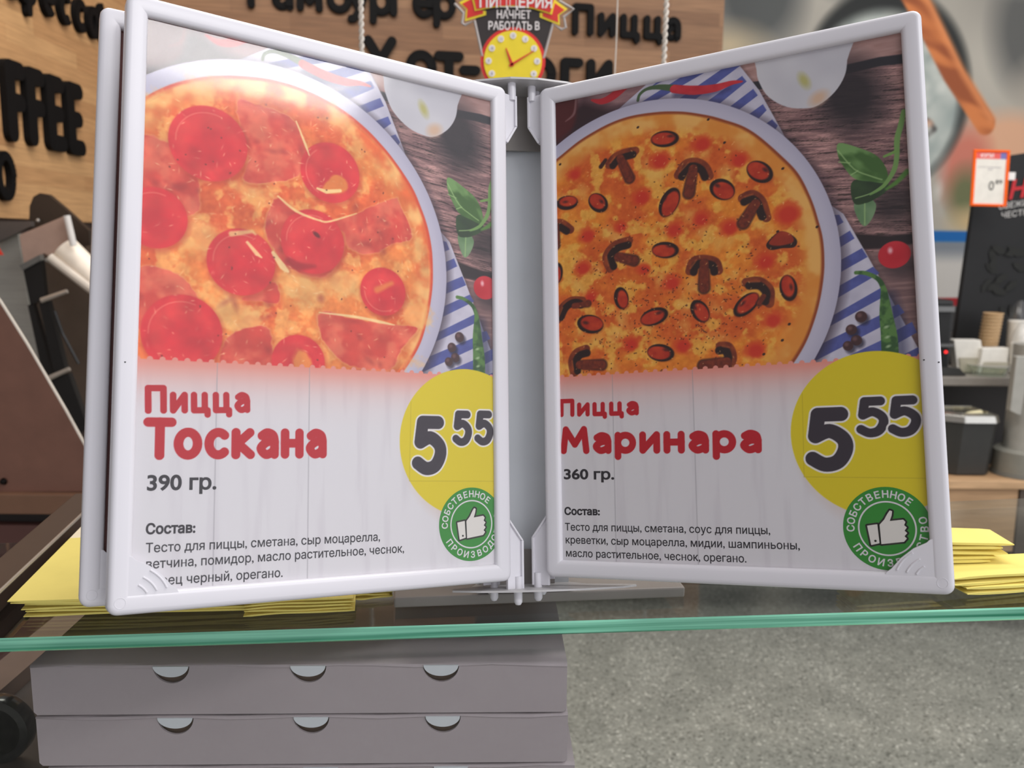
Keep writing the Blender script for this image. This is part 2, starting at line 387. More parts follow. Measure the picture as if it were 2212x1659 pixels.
def sh(P, dx=0, dy=0): return [(a + dx, b + dy) for a, b in P]
BLUE = (76, 84, 150)
def table_setting(cv, dx, dy):
    """rustic planks, striped napkin, onion, basil, tomato, peppers and the white plate under the pizza"""
    S = lambda P: sh(P, dx, dy)
    X, Y = cv.X, cv.Y
    g = noise(X + 4 * noise(X, Y, 30, 2, 9), Y * 9 + X * .9, 14, 4, 1); g2 = noise(X, Y * 14 + X * 1.6, 9, 3, 2); big = noise(X, Y, 45, 2, 4)
    c = mix((112, 82, 84), (164, 126, 122), ss(.3, .72, g * .75 + big * .25))
    c = c * (1 - .45 * ss(.40, .30, g2))[..., None]
    c = c + (ss(.62, .75, g2) * 34)[..., None] * np.array((1.1, .85, .8))
    cv.img[:] = c
    top = S([(118.45,291.36), (155.92,291.34), (193.65,292.16), (219.87,292.86), (220.82,311.84), (119.98,336.01)])
    cv.poly(top, lambda x, y: mix((150, 112, 106), (186, 150, 144), noise(x, y * 6, 12, 3, 6)), .8)
    cv.path(S([(129.36,290.58), (140.09,290.1), (166.07,288.12), (189.88,289.71), (205.62,290.38), (219.68,289.19)]), [2.6] * 6, (38, 36, 44), .8)
    cv.path(S([(171.88,188.73), (188.96,190.08), (205.38,187.79), (228.22,188.77)]), [4.4, 4.6, 3.4, 2.4], (38, 26, 30), 1.5)
    cv.poly(S([(171.7,184.51), (230.07,181.73), (226.62,116.14), (168.88,119.54)]), lambda x, y: mix((104, 76, 78), (150, 118, 114), noise(x, y * 9, 12, 4, 8)), 1)
    # jar and dark corner
    cv.poly(S([(4.21,312.81), (96.51,309.01), (94.91,256.72), (3.54,272.16)]), lambda x, y: mix((122, 86, 92), (158, 122, 122), noise(x, y * 7, 10, 3, 12)), 2)
    cv.poly(S([(3.9,293.99), (30.58,302.89), (51.57,292.69), (78.5,289.01), (77.43,250.87), (3.39,262.85)]), (48, 26, 32), 9)
    cv.blob(S([(10.55,299)])[0], 15, 22, 0, (78, 24, 26), 3); cv.path(S([(24.89,304.94), (23.41,295), (17.55,290.83)]), [.5, .9, .4], (150, 120, 120), 1, .6, 5)
    # chillies on the top left
    cv.path(S([(35.61,301.59), (42.45,299.33), (50.24,301.46), (60.49,308.18)]), [.6, 2.0, 2.6, 2.6], (176, 36, 46), .6, smooth=5)
    # napkin
    A = S([(82.67,311.96), (126.48,308.97), (139.98,287.02), (152.05,259.51), (157.19,246.2), (71.83,260.62), (47.78,288.26)])
    B = S([(175.43,213.56), (182.96,206.65), (193.42,183.54), (205.01,156.57), (218.64,124.55), (228.04,101.39), (153.45,104.75), (166.22,172.13)])
    wv = lambda x, y: mix((176, 172, 190), (206, 202, 216), noise(x, y, 8, 3, 3))
    for P in (A, B):
        cv.poly(sh(P, .8, -1.2), (40, 28, 36), 4, .6); cv.poly(P, wv, .5)
    bl = lambda x, y: mix((70, 76, 138), (88, 96, 164), noise(x, y, 4, 3, 5))
    for P in ([(72.93,301.43), (87.18,306.25), (83.71,307.27)], [(69.16,294.1), (78.92,293.38), (110.58,305.44), (100.47,307.58)], [(91.95,291.11), (101.58,288.63), (129.87,304.5), (125.63,308.01)],
              [(108.53,285.81), (116.24,283.16), (133,293.83), (130.44,297.79)], [(121.34,279.59), (127.53,277.26), (139.07,284.09), (136.57,288.56)], [(133.06,273.38), (138.52,269.53), (143.73,274.17), (141.77,278.2)], [(142.63,265.96), (147.95,261.09), (149.62,263.84), (146.65,268.02)],
              [(177.59,206.86), (180.75,206.42), (182.74,201.92), (179.26,200.26)], [(179.44,193.36), (185.9,196.76), (188.09,192.02), (179.67,187.53)], [(179.34,180.2), (191.64,186.09), (194.25,180.84), (179.04,173.41)],
              [(177.72,165.68), (196.81,175.11), (199.91,171.17), (196.78,169.44), (176.7,158.99)], [(174.59,149.78), (200.93,163.36), (200.9,157.73), (172.37,143.71)], [(167.06,133.95), (199.27,148.17), (199.66,141.77), (164.21,125.02)],
              [(183.22,127.4), (200.49,134.85), (201.11,128.48), (180.92,118.83), (171.31,119.39)], [(205.26,152.22), (208.53,153.2), (211.26,148.4), (205.86,145.57)], [(206.45,138.95), (214.63,143.07), (216.81,137.14), (206.79,131.87)], [(208.74,125.2), (216.85,129.15), (222.8,127.49), (222.35,118.86), (211.06,117.06)]):
        cv.poly(S(P), bl, .5)
    # onion half
    cv.blob(S([(189.43,274.34)])[0], 17, 22, 18, (34, 28, 34), 16, .92)
    cv.poly(S([(139.82,325.51), (138.87,300.01), (140.64,290.56), (145.59,281.39), (155.22,273.91), (165.87,271.03), (172.97,271.86), (181.45,277.56), (187,285.69), (188.89,294.82), (189.74,313.79)]), lambda x, y: mix((182, 180, 188), (208, 206, 210), noise(x, y, 20, 2, 4)), .6, smooth=4)
    cv.blob(S([(165.29,287.73)])[0], 2.4, 4.6, 25, (178, 172, 110), 3); cv.blob(S([(172.64,275.76)])[0], 5, 3.6, 30, (204, 172, 148), 4)
    # basil
    gr = lambda x, y: mix((62, 98, 44), (112, 150, 88), ss(.35, .7, noise(x + y * .6, y, 9, 3, 7)))
    cv.blob(S([(208.73,208.81)])[0], 14, 12, 0, (30, 24, 28), 14, .7)
    cv.poly(S([(193.63,198.11), (190.06,203.57), (188.75,211.66), (194.41,214.79), (199.88,210.07), (198.13,203)]), lambda x, y: mix((88, 122, 82), (128, 156, 118), noise(x, y, 6, 2, 1)), .5, smooth=4)
    cv.poly(S([(188.61,224.38), (195.36,224.93), (205.85,221.73), (205.6,216.54), (199.54,212.73), (193.75,210.94), (188.99,211.62), (187.37,218.47)]), lambda x, y: mix((30, 48, 30), (56, 82, 46), noise(x, y, 7, 2, 2)), .5, smooth=4)
    cv.poly(S([(182.34,247.6), (193.78,242.41), (202.09,236.5), (206.39,227.92), (205.6,221.24), (197.65,222.99), (189.64,225.82), (184.63,233), (181.54,240.47)]), gr, .5, smooth=4)
    for P in ([(181.67,243.41), (189.65,231.39), (197.8,226.13), (203.57,223.13)], [(181.86,236.66), (187.65,235.18)], [(187.81,228.23), (191.52,230.03)], [(189.61,214.7), (197.33,216.2), (203.4,219.49)], [(194.23,210.88), (193.68,199.15)]):
        cv.path(S(P), .35, (150, 182, 120), .5, .8, 4)
    cv.path(S([(216.35,259.76), (214.59,252.2), (212.35,244.73), (211.61,234.39), (209.61,226.88), (204.1,219.38), (197.31,215.68)]), [1.2, 1.5, 1.5, 1.3, 1.3, 1, .5], (112, 150, 82), .6, smooth=4)
    cv.path(S([(211.79,238.02), (205.37,235.96)]), [.9, .7], (112, 150, 76), .5); cv.path(S([(216.51,225.78), (210.45,220.24), (205.65,217.58)]), [1.4, 1.2, .7], (82, 128, 54), 1.2, smooth=3)
    # tomato, pepper, peppercorns
    cv.blob(S([(211.61,173.73)])[0], 10, 6, 0, (40, 30, 36), 6, .6)
    cv.blob(S([(207.8,180.56)])[0], 8.2, 7.5, 10, lambda x, y: mix((180, 24, 40), (206, 52, 62), noise(x, y, 9, 2, 3)), .6); cv.blob(S([(205.84,183.1)])[0], 1.2, 1.7, 0, (232, 170, 176), 1.4)
    cv.path(S([(205.07,157.84), (206.06,145.05), (207.35,124.79)]), [3, 5, 5], (34, 36, 66), 5, .55)
    cv.path(S([(187.92,172.71), (192.88,171.92), (198.83,168.19), (201.37,162.8), (201.78,156.88), (202.05,147.93), (203.05,135.17), (202.88,117.54)]), [1, 1.1, 1.2, 1.4, 2.2, 3.3, 4.2, 4.4], lambda x, y: mix((46, 82, 42), (84, 124, 62), ss(.4, .7, noise(x, y, 4, 3, 2))), .5, smooth=4)
    for p in ((201.96,141.33), (202.15,135.74), (202.37,130.67)): cv.blob(S([p])[0], 1.3, .7, 20, (170, 190, 150), .8, .8)
    for p, r in (((189.4,147.99), 3.1), ((184.09,141.22), 2.9), ((186.43,135.13), 2.9), ((182.01,132.36), 2.7)):
        cv.blob(S([(p[0] + 1.3, p[1] - 1.6)])[0], r, r, 0, (24, 22, 40), 2, .7); cv.blob(S([p])[0], r, r, 0, (66, 40, 42), .6); cv.blob(S([(p[0] - .8, p[1] + .9)])[0], r * .4, r * .4, 0, (104, 72, 72), 1.2)
    # red chilli lying across the napkin
    cv.path(S([(90.3,294.08), (110.09,290.72), (122.58,291.39)]), [2, 2, 1], (50, 46, 90), 3, .6)
    cv.path(S([(66.2,295.28), (67.49,298.93), (72.34,301.55), (80.31,301.13), (89.85,298.3)]), [.9, .9, 1, 1.6, 2.4], (70, 92, 60), .5, smooth=4)
    cv.path(S([(89.27,298.13), (101.77,294.72), (114.37,293.62), (124.07,294.81), (130.31,294.39)]), [2.6, 2.9, 2.4, 1.4, .5], lambda x, y: mix((176, 28, 42), (206, 58, 66), noise(x, y, 5, 2, 4)), .5, smooth=5)
    # plate
    cv.blob((71 + dx, 182 + dy), 112, 112, 0, (46, 34, 46), 7, .75)
    cv.blob((71 + dx, 184 + dy), 109.6, 109.6, 0, (176, 172, 192), .5); cv.blob((71 + dx, 184 + dy), 106, 106, 0, (186, 182, 200), 5)

def paper_tone(X, Y, dx, dy):
    g = noise(X * 5, Y * .45 + 3 * noise(X, Y, 40, 2, 3), 22, 3, 2)
    c = mix((214, 211, 215), (207, 203, 208), ss(.45, .8, g))
    glow = np.exp(-(np.clip(124.5 + dy - Y, 0, 99) / 11) ** 1.3)
    return mix((0, 0, 0), (222, 142, 128), glow) + c * (1 - glow)[..., None]
def lower_sheet(cv, dx, dy):
    X, Y = cv.X, cv.Y; cv.img[:] = paper_tone(X, Y, dx, dy)
    for x in ((45.31,41.95)[0], (95.15,42.4)[0]):
        m = np.clip(1 - np.abs(X - x - dx) / .5, 0, 1) * .7; cv.put((slice(None), slice(None)), m, (158, 154, 160))
    cv.blob((200 + dx, 80 + dy), 46.5, 47, 0, (206, 180, 166), 9, .5)
def perforate(cv, dx, dy):
    """stamp-like lower rim of the picture"""
    X, Y = cv.X, cv.Y; y0 = 124.4 + dy
    ph = (X - dx) / 6.05; d = np.hypot((ph - np.round(ph)) * 6.05, np.maximum(Y - y0, 0)) - 1.55
    m = np.maximum(np.clip(.5 - (Y - y0) / .3, 0, 1), np.clip(.5 - d / .3, 0, 1))
    cv.put((slice(None), slice(None)), m, paper_tone(X, Y, dx, dy))
    for x in ((45.31,41.95)[0], (95.15,42.4)[0]): cv.path([(x + dx, 117), (x + dx, y0 - .3)], .2, (158, 150, 152), .4, .7)

def pizza_base(cv, c, r, pal, seed):
    w = cv.win([c], r + 4); X, Y = cv.X[w], cv.Y[w]; q = np.hypot(X - c[0], Y - c[1]) + (noise(X, Y, 26, 2, seed) - .5) * 2.2
    a = noise(X, Y, 21, 4, seed + 1); b = noise(X + 3 * a, Y, 7, 4, seed + 2); e = noise(X, Y, 2.2, 3, seed + 3)
    col = mix(pal[0], pal[1], ss(.36, .66, a)); col = col * (1 - (ss(.5, .68, b) * .85)[..., None]) + np.array(pal[2], float) * (ss(.5, .68, b) * .85)[..., None]
    col = col + ((e - .5) * 30 * ss(r - 2, r - 22, q))[..., None] * np.array((1, 1, .7))
    rim = ss(r - 17, r - 6, q); rc = mix(pal[3], pal[4], ss(.35, .7, noise(X, Y, 12, 3, seed + 4))); col = col * (1 - rim[..., None]) + rc * rim[..., None]
    edge = ss(r - 2.6, r - .6, q); col = col * (1 - edge[..., None]) + np.array(pal[5], float) * edge[..., None]
    cv.put(w, np.clip(.5 - (q - r) / .8, 0, 1), col)
    return w

def mussel(cv, c, rx, ry, ang, dark):
    """a shell-less mussel with its dark frill on one side"""
    d = math.radians(dark); cv.blob((c[0] + .8, c[1] - .9), rx, ry, ang, (120, 50, 20), 2, .6)
    cv.blob(c, rx + .8, ry + .8, ang, (38, 18, 16), .6); cv.blob((c[0] - math.cos(d) * 1.1, c[1] - math.sin(d) * 1.1), rx - .5, ry - .5, ang, lambda x, y: mix((158, 34, 18), (204, 70, 34), noise(x, y, 4, 3, 6)), .9)
    cv.blob((c[0] + math.cos(d) * rx * .45 - math.sin(d), c[1] + math.sin(d) * ry * .3 + 1.6), rx * .24, ry * .2, ang, (60, 22, 22), 1.2, .8)
def mushroom(cv, cap, stem, sw, tone=1.0):
    """slice of a mushroom: pale cap rim, dark gills below, stem"""
    br = lambda x, y: mix((96, 34, 22), (158, 70, 28), noise(x, y, 3.5, 3, 2)); dk = (40, 20, 18)
    P = np.array(cap, float); out = crv(P, 6); m = np.array(out); cen = np.mean(np.array(stem), 0)
    inn = [p + (cen - p) / np.hypot(*(cen - p)) * 2.6 for p in m]
    sw += .5; cv.path(stem, [sw * .9, sw * 1.15], (60, 24, 20), 1.2, .85); cv.poly(out + [tuple(m[-1] + (cen - m[-1]) * .2), tuple(cen + (m[len(m) // 2] - cen) * .62), tuple(m[0] + (cen - m[0]) * .2)], dk, .8); cv.path(out, 2.7, br, .7); cv.path(inn, 2.3, dk, .9); cv.path([m[2], m[len(m) // 3]], .5, (196, 100, 48), 1, .6)
    cv.path(stem, [sw * .8, sw * .8], lambda x, y: mix((84, 30, 20), (138, 54, 28), noise(x * 2, y * 2, 3, 3, 4)), .8)
    cv.path([m[0], m[-1]], .1, dk, .2, 0)

def art_marinara(cv):
    table_setting(cv, 0, 0)
    c, r = (70, 184.2), 101.6
    pizza_base(cv, c, r, ((206, 92, 30), (226, 134, 40), (230, 170, 70), (216, 136, 52), (228, 172, 92), (140, 60, 26)), 3)
    for k in range(70):
        a = rnd.random() * 6.3; q = rnd.random() ** .5 * 82; cv.blob((c[0] + q * math.cos(a), c[1] + q * math.sin(a)), rnd.uniform(2, 5), rnd.uniform(2, 5), rnd.random() * 180, (232, 182, 92), 4, .5, 2, k)
    for p, q in (((78.71,254.77), 6), ((66.66,233.48), 5.6), ((104.92,260.78), 5.4), ((126.46,247.17), 5), ((102.6,214.86), 4.8), ((86.38,210.45), 5), ((30.63,213.78), 5), ((27.09,193.29), 5), ((22.64,255.15), 4), ((66.94,188.32), 3.4), ((83.99,177.92), 5), ((119.65,207.53), 5.2), ((139.27,185.01), 5), ((57.51,142.62), 4.6), ((89.62,139.47), 5), ((131.61,133.79), 5.4), ((142.09,150.43), 5), ((52.78,216.28), 3.6), ((152.71,211.35), 7), ((31.98,174.4), 4)):
        cv.blob(p, q + 1, q, 20, (206, 66, 26), 2.6, .8, 1.2, int(q * 7)); cv.blob((p[0] + .6, p[1] - .8), q * .72, q * .66, 0, (198, 44, 28), 2, .8)
    S = [(99.91,235.76), (64.46,206.01), (69.55,176.54), (103.29,167.58), (48.3,155.42), (91.68,151.87), (113.61,150.08), (74.22,136.34), (40.17,197.16), (23.64,145.65), (125.65,187.39)]
    for k in range(560):
        p = S[rnd.randrange(len(S))]; x, y = p[0] + rnd.gauss(0, 15), p[1] + rnd.gauss(0, 13)
        if math.hypot(x - c[0], y - c[1]) > 93: continue
        cv.blob((x, y), rnd.uniform(.3, .75), rnd.uniform(.22, .4), rnd.random() * 180, (74, 34, 18), .35, .85)
    for p in ((109.57,274.92), (65.75,278.01), (118.71,258.95), (151.45,237.8), (13.16,262.81), (147.16,201.21), (168.7,201.11), (151.39,146.99), (136.69,130.76), (147.23,138.02)): cv.blob(p, .9, .7, 30, (56, 30, 18), .4)
    for p, rx, ry, an, dk in (((82.57,267.6), 8, 4.3, -8, -20), ((138.4,237.95), 7.6, 5, -40, -40), ((116.37,230.72), 7.2, 5.2, -35, 130), ((84.3,227.43), 8.6, 5, 62, 120), ((17.5,236.7), 6.6, 3.8, -4, 230), ((38.51,233.69), 6.6, 4.6, -45, -60),
                              ((80.86,198.24), 7.6, 4.2, -10, 20), ((52.28,171.3), 6.2, 3.8, -80, 140), ((72.81,157.96), 8, 4.4, 14, 20), ((100.8,158.9), 6.6, 4.2, -60, 140), ((31.61,156.78), 8, 5, -14, 200), ((76.21,135.65), 7.6, 4.4, -12, 0), ((9.64,191.59), 6, 3.2, 85, 90),
                              ((151.72,167.76), 6.8, 4, -82, -80), ((127.86,160.32), 8, 4.2, 40, 220)):
        mussel(cv, p, rx, ry, an, dk)
    cv.poly([(140.39,193.88), (143.14,197.63), (148.44,201.04), (154.24,198.68), (157.63,194.48), (155.71,190.94), (149.34,191.17), (142.88,190.85)], (46, 22, 20), .6, smooth=4); cv.poly([(142.29,195.83), (148.44,201.04), (154.24,198.68), (155.59,194.19), (149.4,192.78), (143.76,193.47)], lambda x, y: mix((134, 36, 20), (168, 58, 28), noise(x, y, 4, 2, 3)), .8, smooth=4)
    for cap, stem, sw in (([(46.44,257.09), (50.21,261.27), (56.95,263.14), (63.57,263.21)], [(53.84,260.07), (59.54,246.35)], 2.7), ([(90.23,243.59), (94.68,249.53), (100.92,249.95), (106.4,246.19), (108.98,240.07)], [(99.38,245.89), (96.39,231.42)], 3),
                          ([(128.03,223.66), (133.68,225.06), (138.78,220.17), (141.28,210.18)], [(135.32,219.28), (128.02,208.65)], 3), ([(95.47,183.78), (97.88,189.16), (104.01,189.86), (110.8,187.41), (112.54,182.21)], [(104.21,187.6), (103.72,172.55)], 2.9),
                          ([(45.51,190.67), (43.25,198.29), (48.88,204.99), (57.95,206.81)], [(50.81,197.41), (61.19,193.89)], 2.8), ([(9.76,161.55), (13.07,168.73), (19.47,172.62), (26.66,171.95)], [(20.98,169.5), (30.34,169.83)], 1.6),
                          ([(20.15,126.81), (19.05,134.21), (22.27,139.28), (28.51,141.2)], [(23.98,131.56), (38.68,130.65)], 2.8), ([(112.09,137.05), (116.89,136.16), (118.81,130.06), (116.42,122.62)], [(115.52,127.56), (101.94,126.21)], 3),
                          ([(128.33,173.37), (135.69,173.16), (141.21,167.73), (140.91,159.94)], [(137.96,164.26), (135.21,160.46)], 1.2), ([(6.01,224.23), (13.11,223.91), (19.4,218.83)], [(9.21,221.98), (9,209.83)], 2.6)):
        mushroom(cv, cap, stem, sw)
    cv.path([(40.88,256.79), (44.06,260.49)], [1.4, 1.2], (60, 26, 20), .8)
    for k in range(420):
        a = rnd.random() * 6.3; q = rnd.random() ** .5 * 92; cv.blob((c[0] + q * math.cos(a), c[1] + q * math.sin(a)), rnd.uniform(.3, .7), .25, rnd.random() * 180, (244, 196, 130), .5, .6)

def art_tuscan(cv):
    table_setting(cv, 4.4, 1.4)
    c, r = (76, 186), 100.4
    pizza_base(cv, c, r, ((222, 96, 46), (234, 132, 62), (240, 164, 90), (226, 104, 48), (244, 184, 112), (212, 70, 40)), 21)
    for p, rx, ry, an in (((39.36,192.76), 14, 9, -30), ((59.33,152), 18, 9, -35), ((95.31,170.67), 14, 9, -20), ((116.9,175.52), 13, 9, 10), ((164.86,160.81), 10, 9, 0), ((68.78,219.41), 12, 5, -15), ((22.14,216.97), 9, 5, 0), ((152.87,132.29), 12, 4, 0), ((46.65,276.18), 14, 4, 5), ((166.43,200.48), 4, 12, 15), ((123.27,264.09), 14, 3.5, -52), ((15.3,262.31), 6, 3.5, 20)):
        cv.blob(p, rx, ry, an, lambda x, y: mix((234, 158, 84), (244, 202, 130), noise(x, y, 6, 3, 3)), 5, .7, 3.5, int(p[0]))
    ham = lambda x, y: mix((206, 66, 54), (226, 106, 80), ss(.3, .72, noise(x, y, 9, 4, 31)))
    H = [[(57.08,271.21), (67.41,270.82), (79.81,268.93), (89.61,265.32), (96.22,250.93), (97.36,245.73), (91.1,232.54), (68.18,224.77), (60.89,226.68), (63.67,238.57), (58.61,256.37)],
         [(5.9,239.12), (24.34,238.7), (37,224.43), (38.37,215.86), (36.31,203.29), (7.03,199.04)], [(73.78,207.7), (80.52,219.95), (94.02,211.14), (109.43,210.13), (118.34,204.32), (118.98,194.63), (108.64,177.86), (92.31,178.47), (82.86,183.67), (77.88,190.6), (73.96,196.57)],
         [(110.8,210.33), (125.01,216.45), (149.43,230.17), (153.94,227.47), (162.75,207.98), (149.49,202.31), (140.96,195.96), (132,193.49), (121.76,196.06), (118.34,204.32)], [(8.9,171.5), (24.86,172.31), (32.71,168.53), (38.44,160.78), (41.34,156.39), (43.36,149.44), (20.26,141.81), (9.75,141.02)],
         [(54.26,139.17), (75,147.21), (79,133.27), (81.8,115.7), (52.36,114.48)], [(104.78,158.16), (125.41,155.36), (151.06,153.59), (166.38,152.81), (155.53,139.86), (148.18,126.59), (122.25,127.95), (110.12,137), (104.92,145.04)], [(77.65,171.98), (82.34,166.27), (80.89,159.96), (72.28,160.2), (66.3,160.16), (62.09,161.28)]]
    for P in H:
        cv.poly(sh(P, .8, -1.2), (190, 74, 36), 4, .5, 4, 1); cv.poly(P, (240, 170, 112), 1.4, .7, 4, .8); cv.poly([tuple(np.array(p) + (np.mean(P, 0) - p) * .025) for p in P], ham, .9, 1, 4, .8)
    for k in range(46):
        P = H[rnd.randrange(len(H))]; m = np.mean(P, 0); cv.blob((m[0] + rnd.gauss(0, 10), m[1] + rnd.gauss(0, 8)), rnd.uniform(1, 3.5), rnd.uniform(.8, 2), rnd.random() * 180, (140, 34, 36), 2.5, .4)
    tom = lambda x, y: mix((206, 34, 46), (222, 58, 58), noise(x, y, 8, 3, 41))
    for p, q, hole in (((42.76,243.2), 20.5, 0), ((110.54,238.82), 17.6, 1), ((61.24,180.9), 18.2, 0), ((100.6,197.15), 18.4, 0), ((143.37,172.74), 14.2, 2), ((31.78,140.03), 20.2, 0), ((93.2,128.47), 15, 3), ((16.98,199.02), 16, 0)):
        cv.blob((p[0] + .8, p[1] - 1.4), q + .8, q + .8, 0, (176, 52, 34), 3, .5); cv.blob(p, q, q, 0, tom, .8); cv.blob(p, q * .78, q * .78, 0, (222, 66, 62), 2, .4); cv.blob((p[0] + 2, p[1] - 2), q * .6, q * .5, 15, (200, 32, 46), 5, .6); cv.path([(p[0] + q * .82 * math.cos(a), p[1] + q * .82 * math.sin(a)) for a in np.arange(1.2 + hole, 3.4 + hole, .2)], .35, (238, 150, 120), .8, .5)
        if hole == 1: cv.poly([(105.95,229.35), (112.77,237.83), (119.21,237), (121.22,232.65), (117.88,228.27), (110.1,226.48)], (226, 128, 56), 1.5, .95, 4, .6); cv.path([(102.97,228.32), (108.17,227.26), (116.47,229.14)], [.7, 1.2, 1], (246, 206, 140), .8)
        if hole == 2: cv.path([(139.58,173.47), (148.65,178.25)], [2, 1.4], (222, 120, 60), 2, .9)
        if hole == 3: cv.blob((95.03,128.57), 5, 7, 15, (230, 140, 66), 2, .9, 1)
    cv.blob((102.71,201.42), 2.4, 1.2, -35, (110, 22, 28), .8); cv.path([(87.25,184.7), (92.53,182.17), (101.83,183.22)], [2, 2.4, .8], (138, 24, 32), 2, .6, 4); cv.path([(78.17,188.04), (83.41,181.14), (86.56,178.63)], [1, 1.8, .8], (246, 210, 150), .8, .9, 4); cv.path([(64.25,191.97), (69.33,186.45), (71.88,184.71)], [.8, 1.2, .5], (244, 200, 140), .8, .9)
    cv.path([(80.52,220.21), (90.81,213.33), (104.24,209.94), (110.8,210.33), (126.43,217.21)], [.5, .8, .6, .6, .3], (246, 206, 140), .7, .9, 4); cv.path([(104.79,157.11), (125.4,156.44), (141.1,154.73), (150.47,153.54)], [.3, .8, .9, .3], (246, 210, 150), .7, .9, 4)
    cv.path([(55.57,195.67), (66.63,198.43), (68.4,197.12)], [1.5, 1, .6], (240, 200, 130), 1.2, .8); cv.path([(90.15,265.16), (95.66,252.72), (97.88,246.91)], [.4, .7, .4], (246, 210, 150), .6, .9)
    for k in range(520):
        a = rnd.random() * 6.3; q = rnd.random() ** .5 * 96; cv.blob((c[0] + q * math.cos(a), c[1] + q * math.sin(a)), rnd.uniform(.4, 1.3), .3, rnd.random() * 180, (250, 214, 160), .6, rnd.uniform(.2, .6))
    w = cv.win([c], 99); gl = noise(cv.X[w], cv.Y[w], 9, 4, 77); gq = np.hypot(cv.X[w] - c[0], cv.Y[w] - c[1]) < 97
    cv.img[w] *= (1 + (gl - .5) * .26 * gq)[..., None]
    for k in range(60):
        a = rnd.random() * 6.3; q = rnd.random() ** .5 * 92; cv.blob((c[0] + q * math.cos(a), c[1] + q * math.sin(a)), rnd.uniform(.3, .7), .4, rnd.random() * 180, (110, 40, 28), .5, .8)

def seal_parts(c, z, t):
    """round green quality seal with the thumb-up mark and ring lettering"""
    out = []
    def flat(P, col, dz): out.append(([(a, b, z + dz) for a, b in P], [tuple(range(len(P)))], col))
    cir = lambda r, n=72: [(c[0] + r * math.cos(2 * math.pi * i / n), c[1] + r * math.sin(2 * math.pi * i / n)) for i in range(n)]
    flat(cir(22), (44, 134, 44), .06)
    a, b = cir(14.5), cir(13.7); n = len(a)
    out.append(([(x, y, z + .09) for x, y in a + b], [(i, (i + 1) % n, (i + 1) % n + n, i + n) for i in range(n)], (214, 210, 214)))
    for txt, a0, a1, inward in (('СОБСТВЕННОЕ', 181, 52, 0), ('ПРОИЗВОДСТВО', 214, 374, 1)):
        for k, ch in enumerate(txt):
            ang = math.radians(a0 + (a1 - a0) * k / (len(txt) - 1)); vs, fs = type_faces(ch, .025); w = max(v[0] for v in vs)
            rr = 16.3 if not inward else 20.0
            tx, ty = (math.sin(ang), -math.cos(ang)) if not inward else (-math.sin(ang), math.cos(ang))
            ux, uy = (math.cos(ang), math.sin(ang)) if not inward else (-math.cos(ang), -math.sin(ang))
            s = 5.2
            out.append(([(c[0] + math.cos(ang) * rr + (x - w / 2) * s * tx + y * s * ux, c[1] + math.sin(ang) * rr + (x - w / 2) * s * ty + y * s * uy, z + .09) for x, y in vs], fs, (214, 210, 214)))
    hand = [(199.7,43.08), (200.81,42.6), (200.47,40.4), (199.42,37.46), (205.99,38.28), (207.05,37.09), (206.3,35.38), (207.58,34.19), (206.38,32.48), (207.65,31.3), (206.23,29.58), (207.29,28.4), (205.86,26.68), (194.74,25.19), (194.32,35.43), (196.73,38.16), (198.48,41.36)]
    cuff = [(188.09,34.84), (193.19,35.66), (193.85,25.65), (189.68,24.57)]
    o = (197.42,33.53); k = (c[0] - o[0] - .5, c[1] - o[1])
    for P in (hand, cuff):
        P = sh(P, *k); m = np.mean(P, 0)
        for i in range(len(P)):
            vs, fs = stroke_faces([P[i - 1], P[i]], .95); out.append(([(x, y, z + .08) for x, y in vs], fs, (40, 40, 32)))
        flat(P, (218, 214, 208), .1)
    p = sh([(191.85,26.83)], *k)[0]; vs, fs = stroke_faces([p, (p[0] + .05, p[1])], .6); out.append(([(x, y, z + .12) for x, y in vs], fs, (40, 40, 32)))
    return out

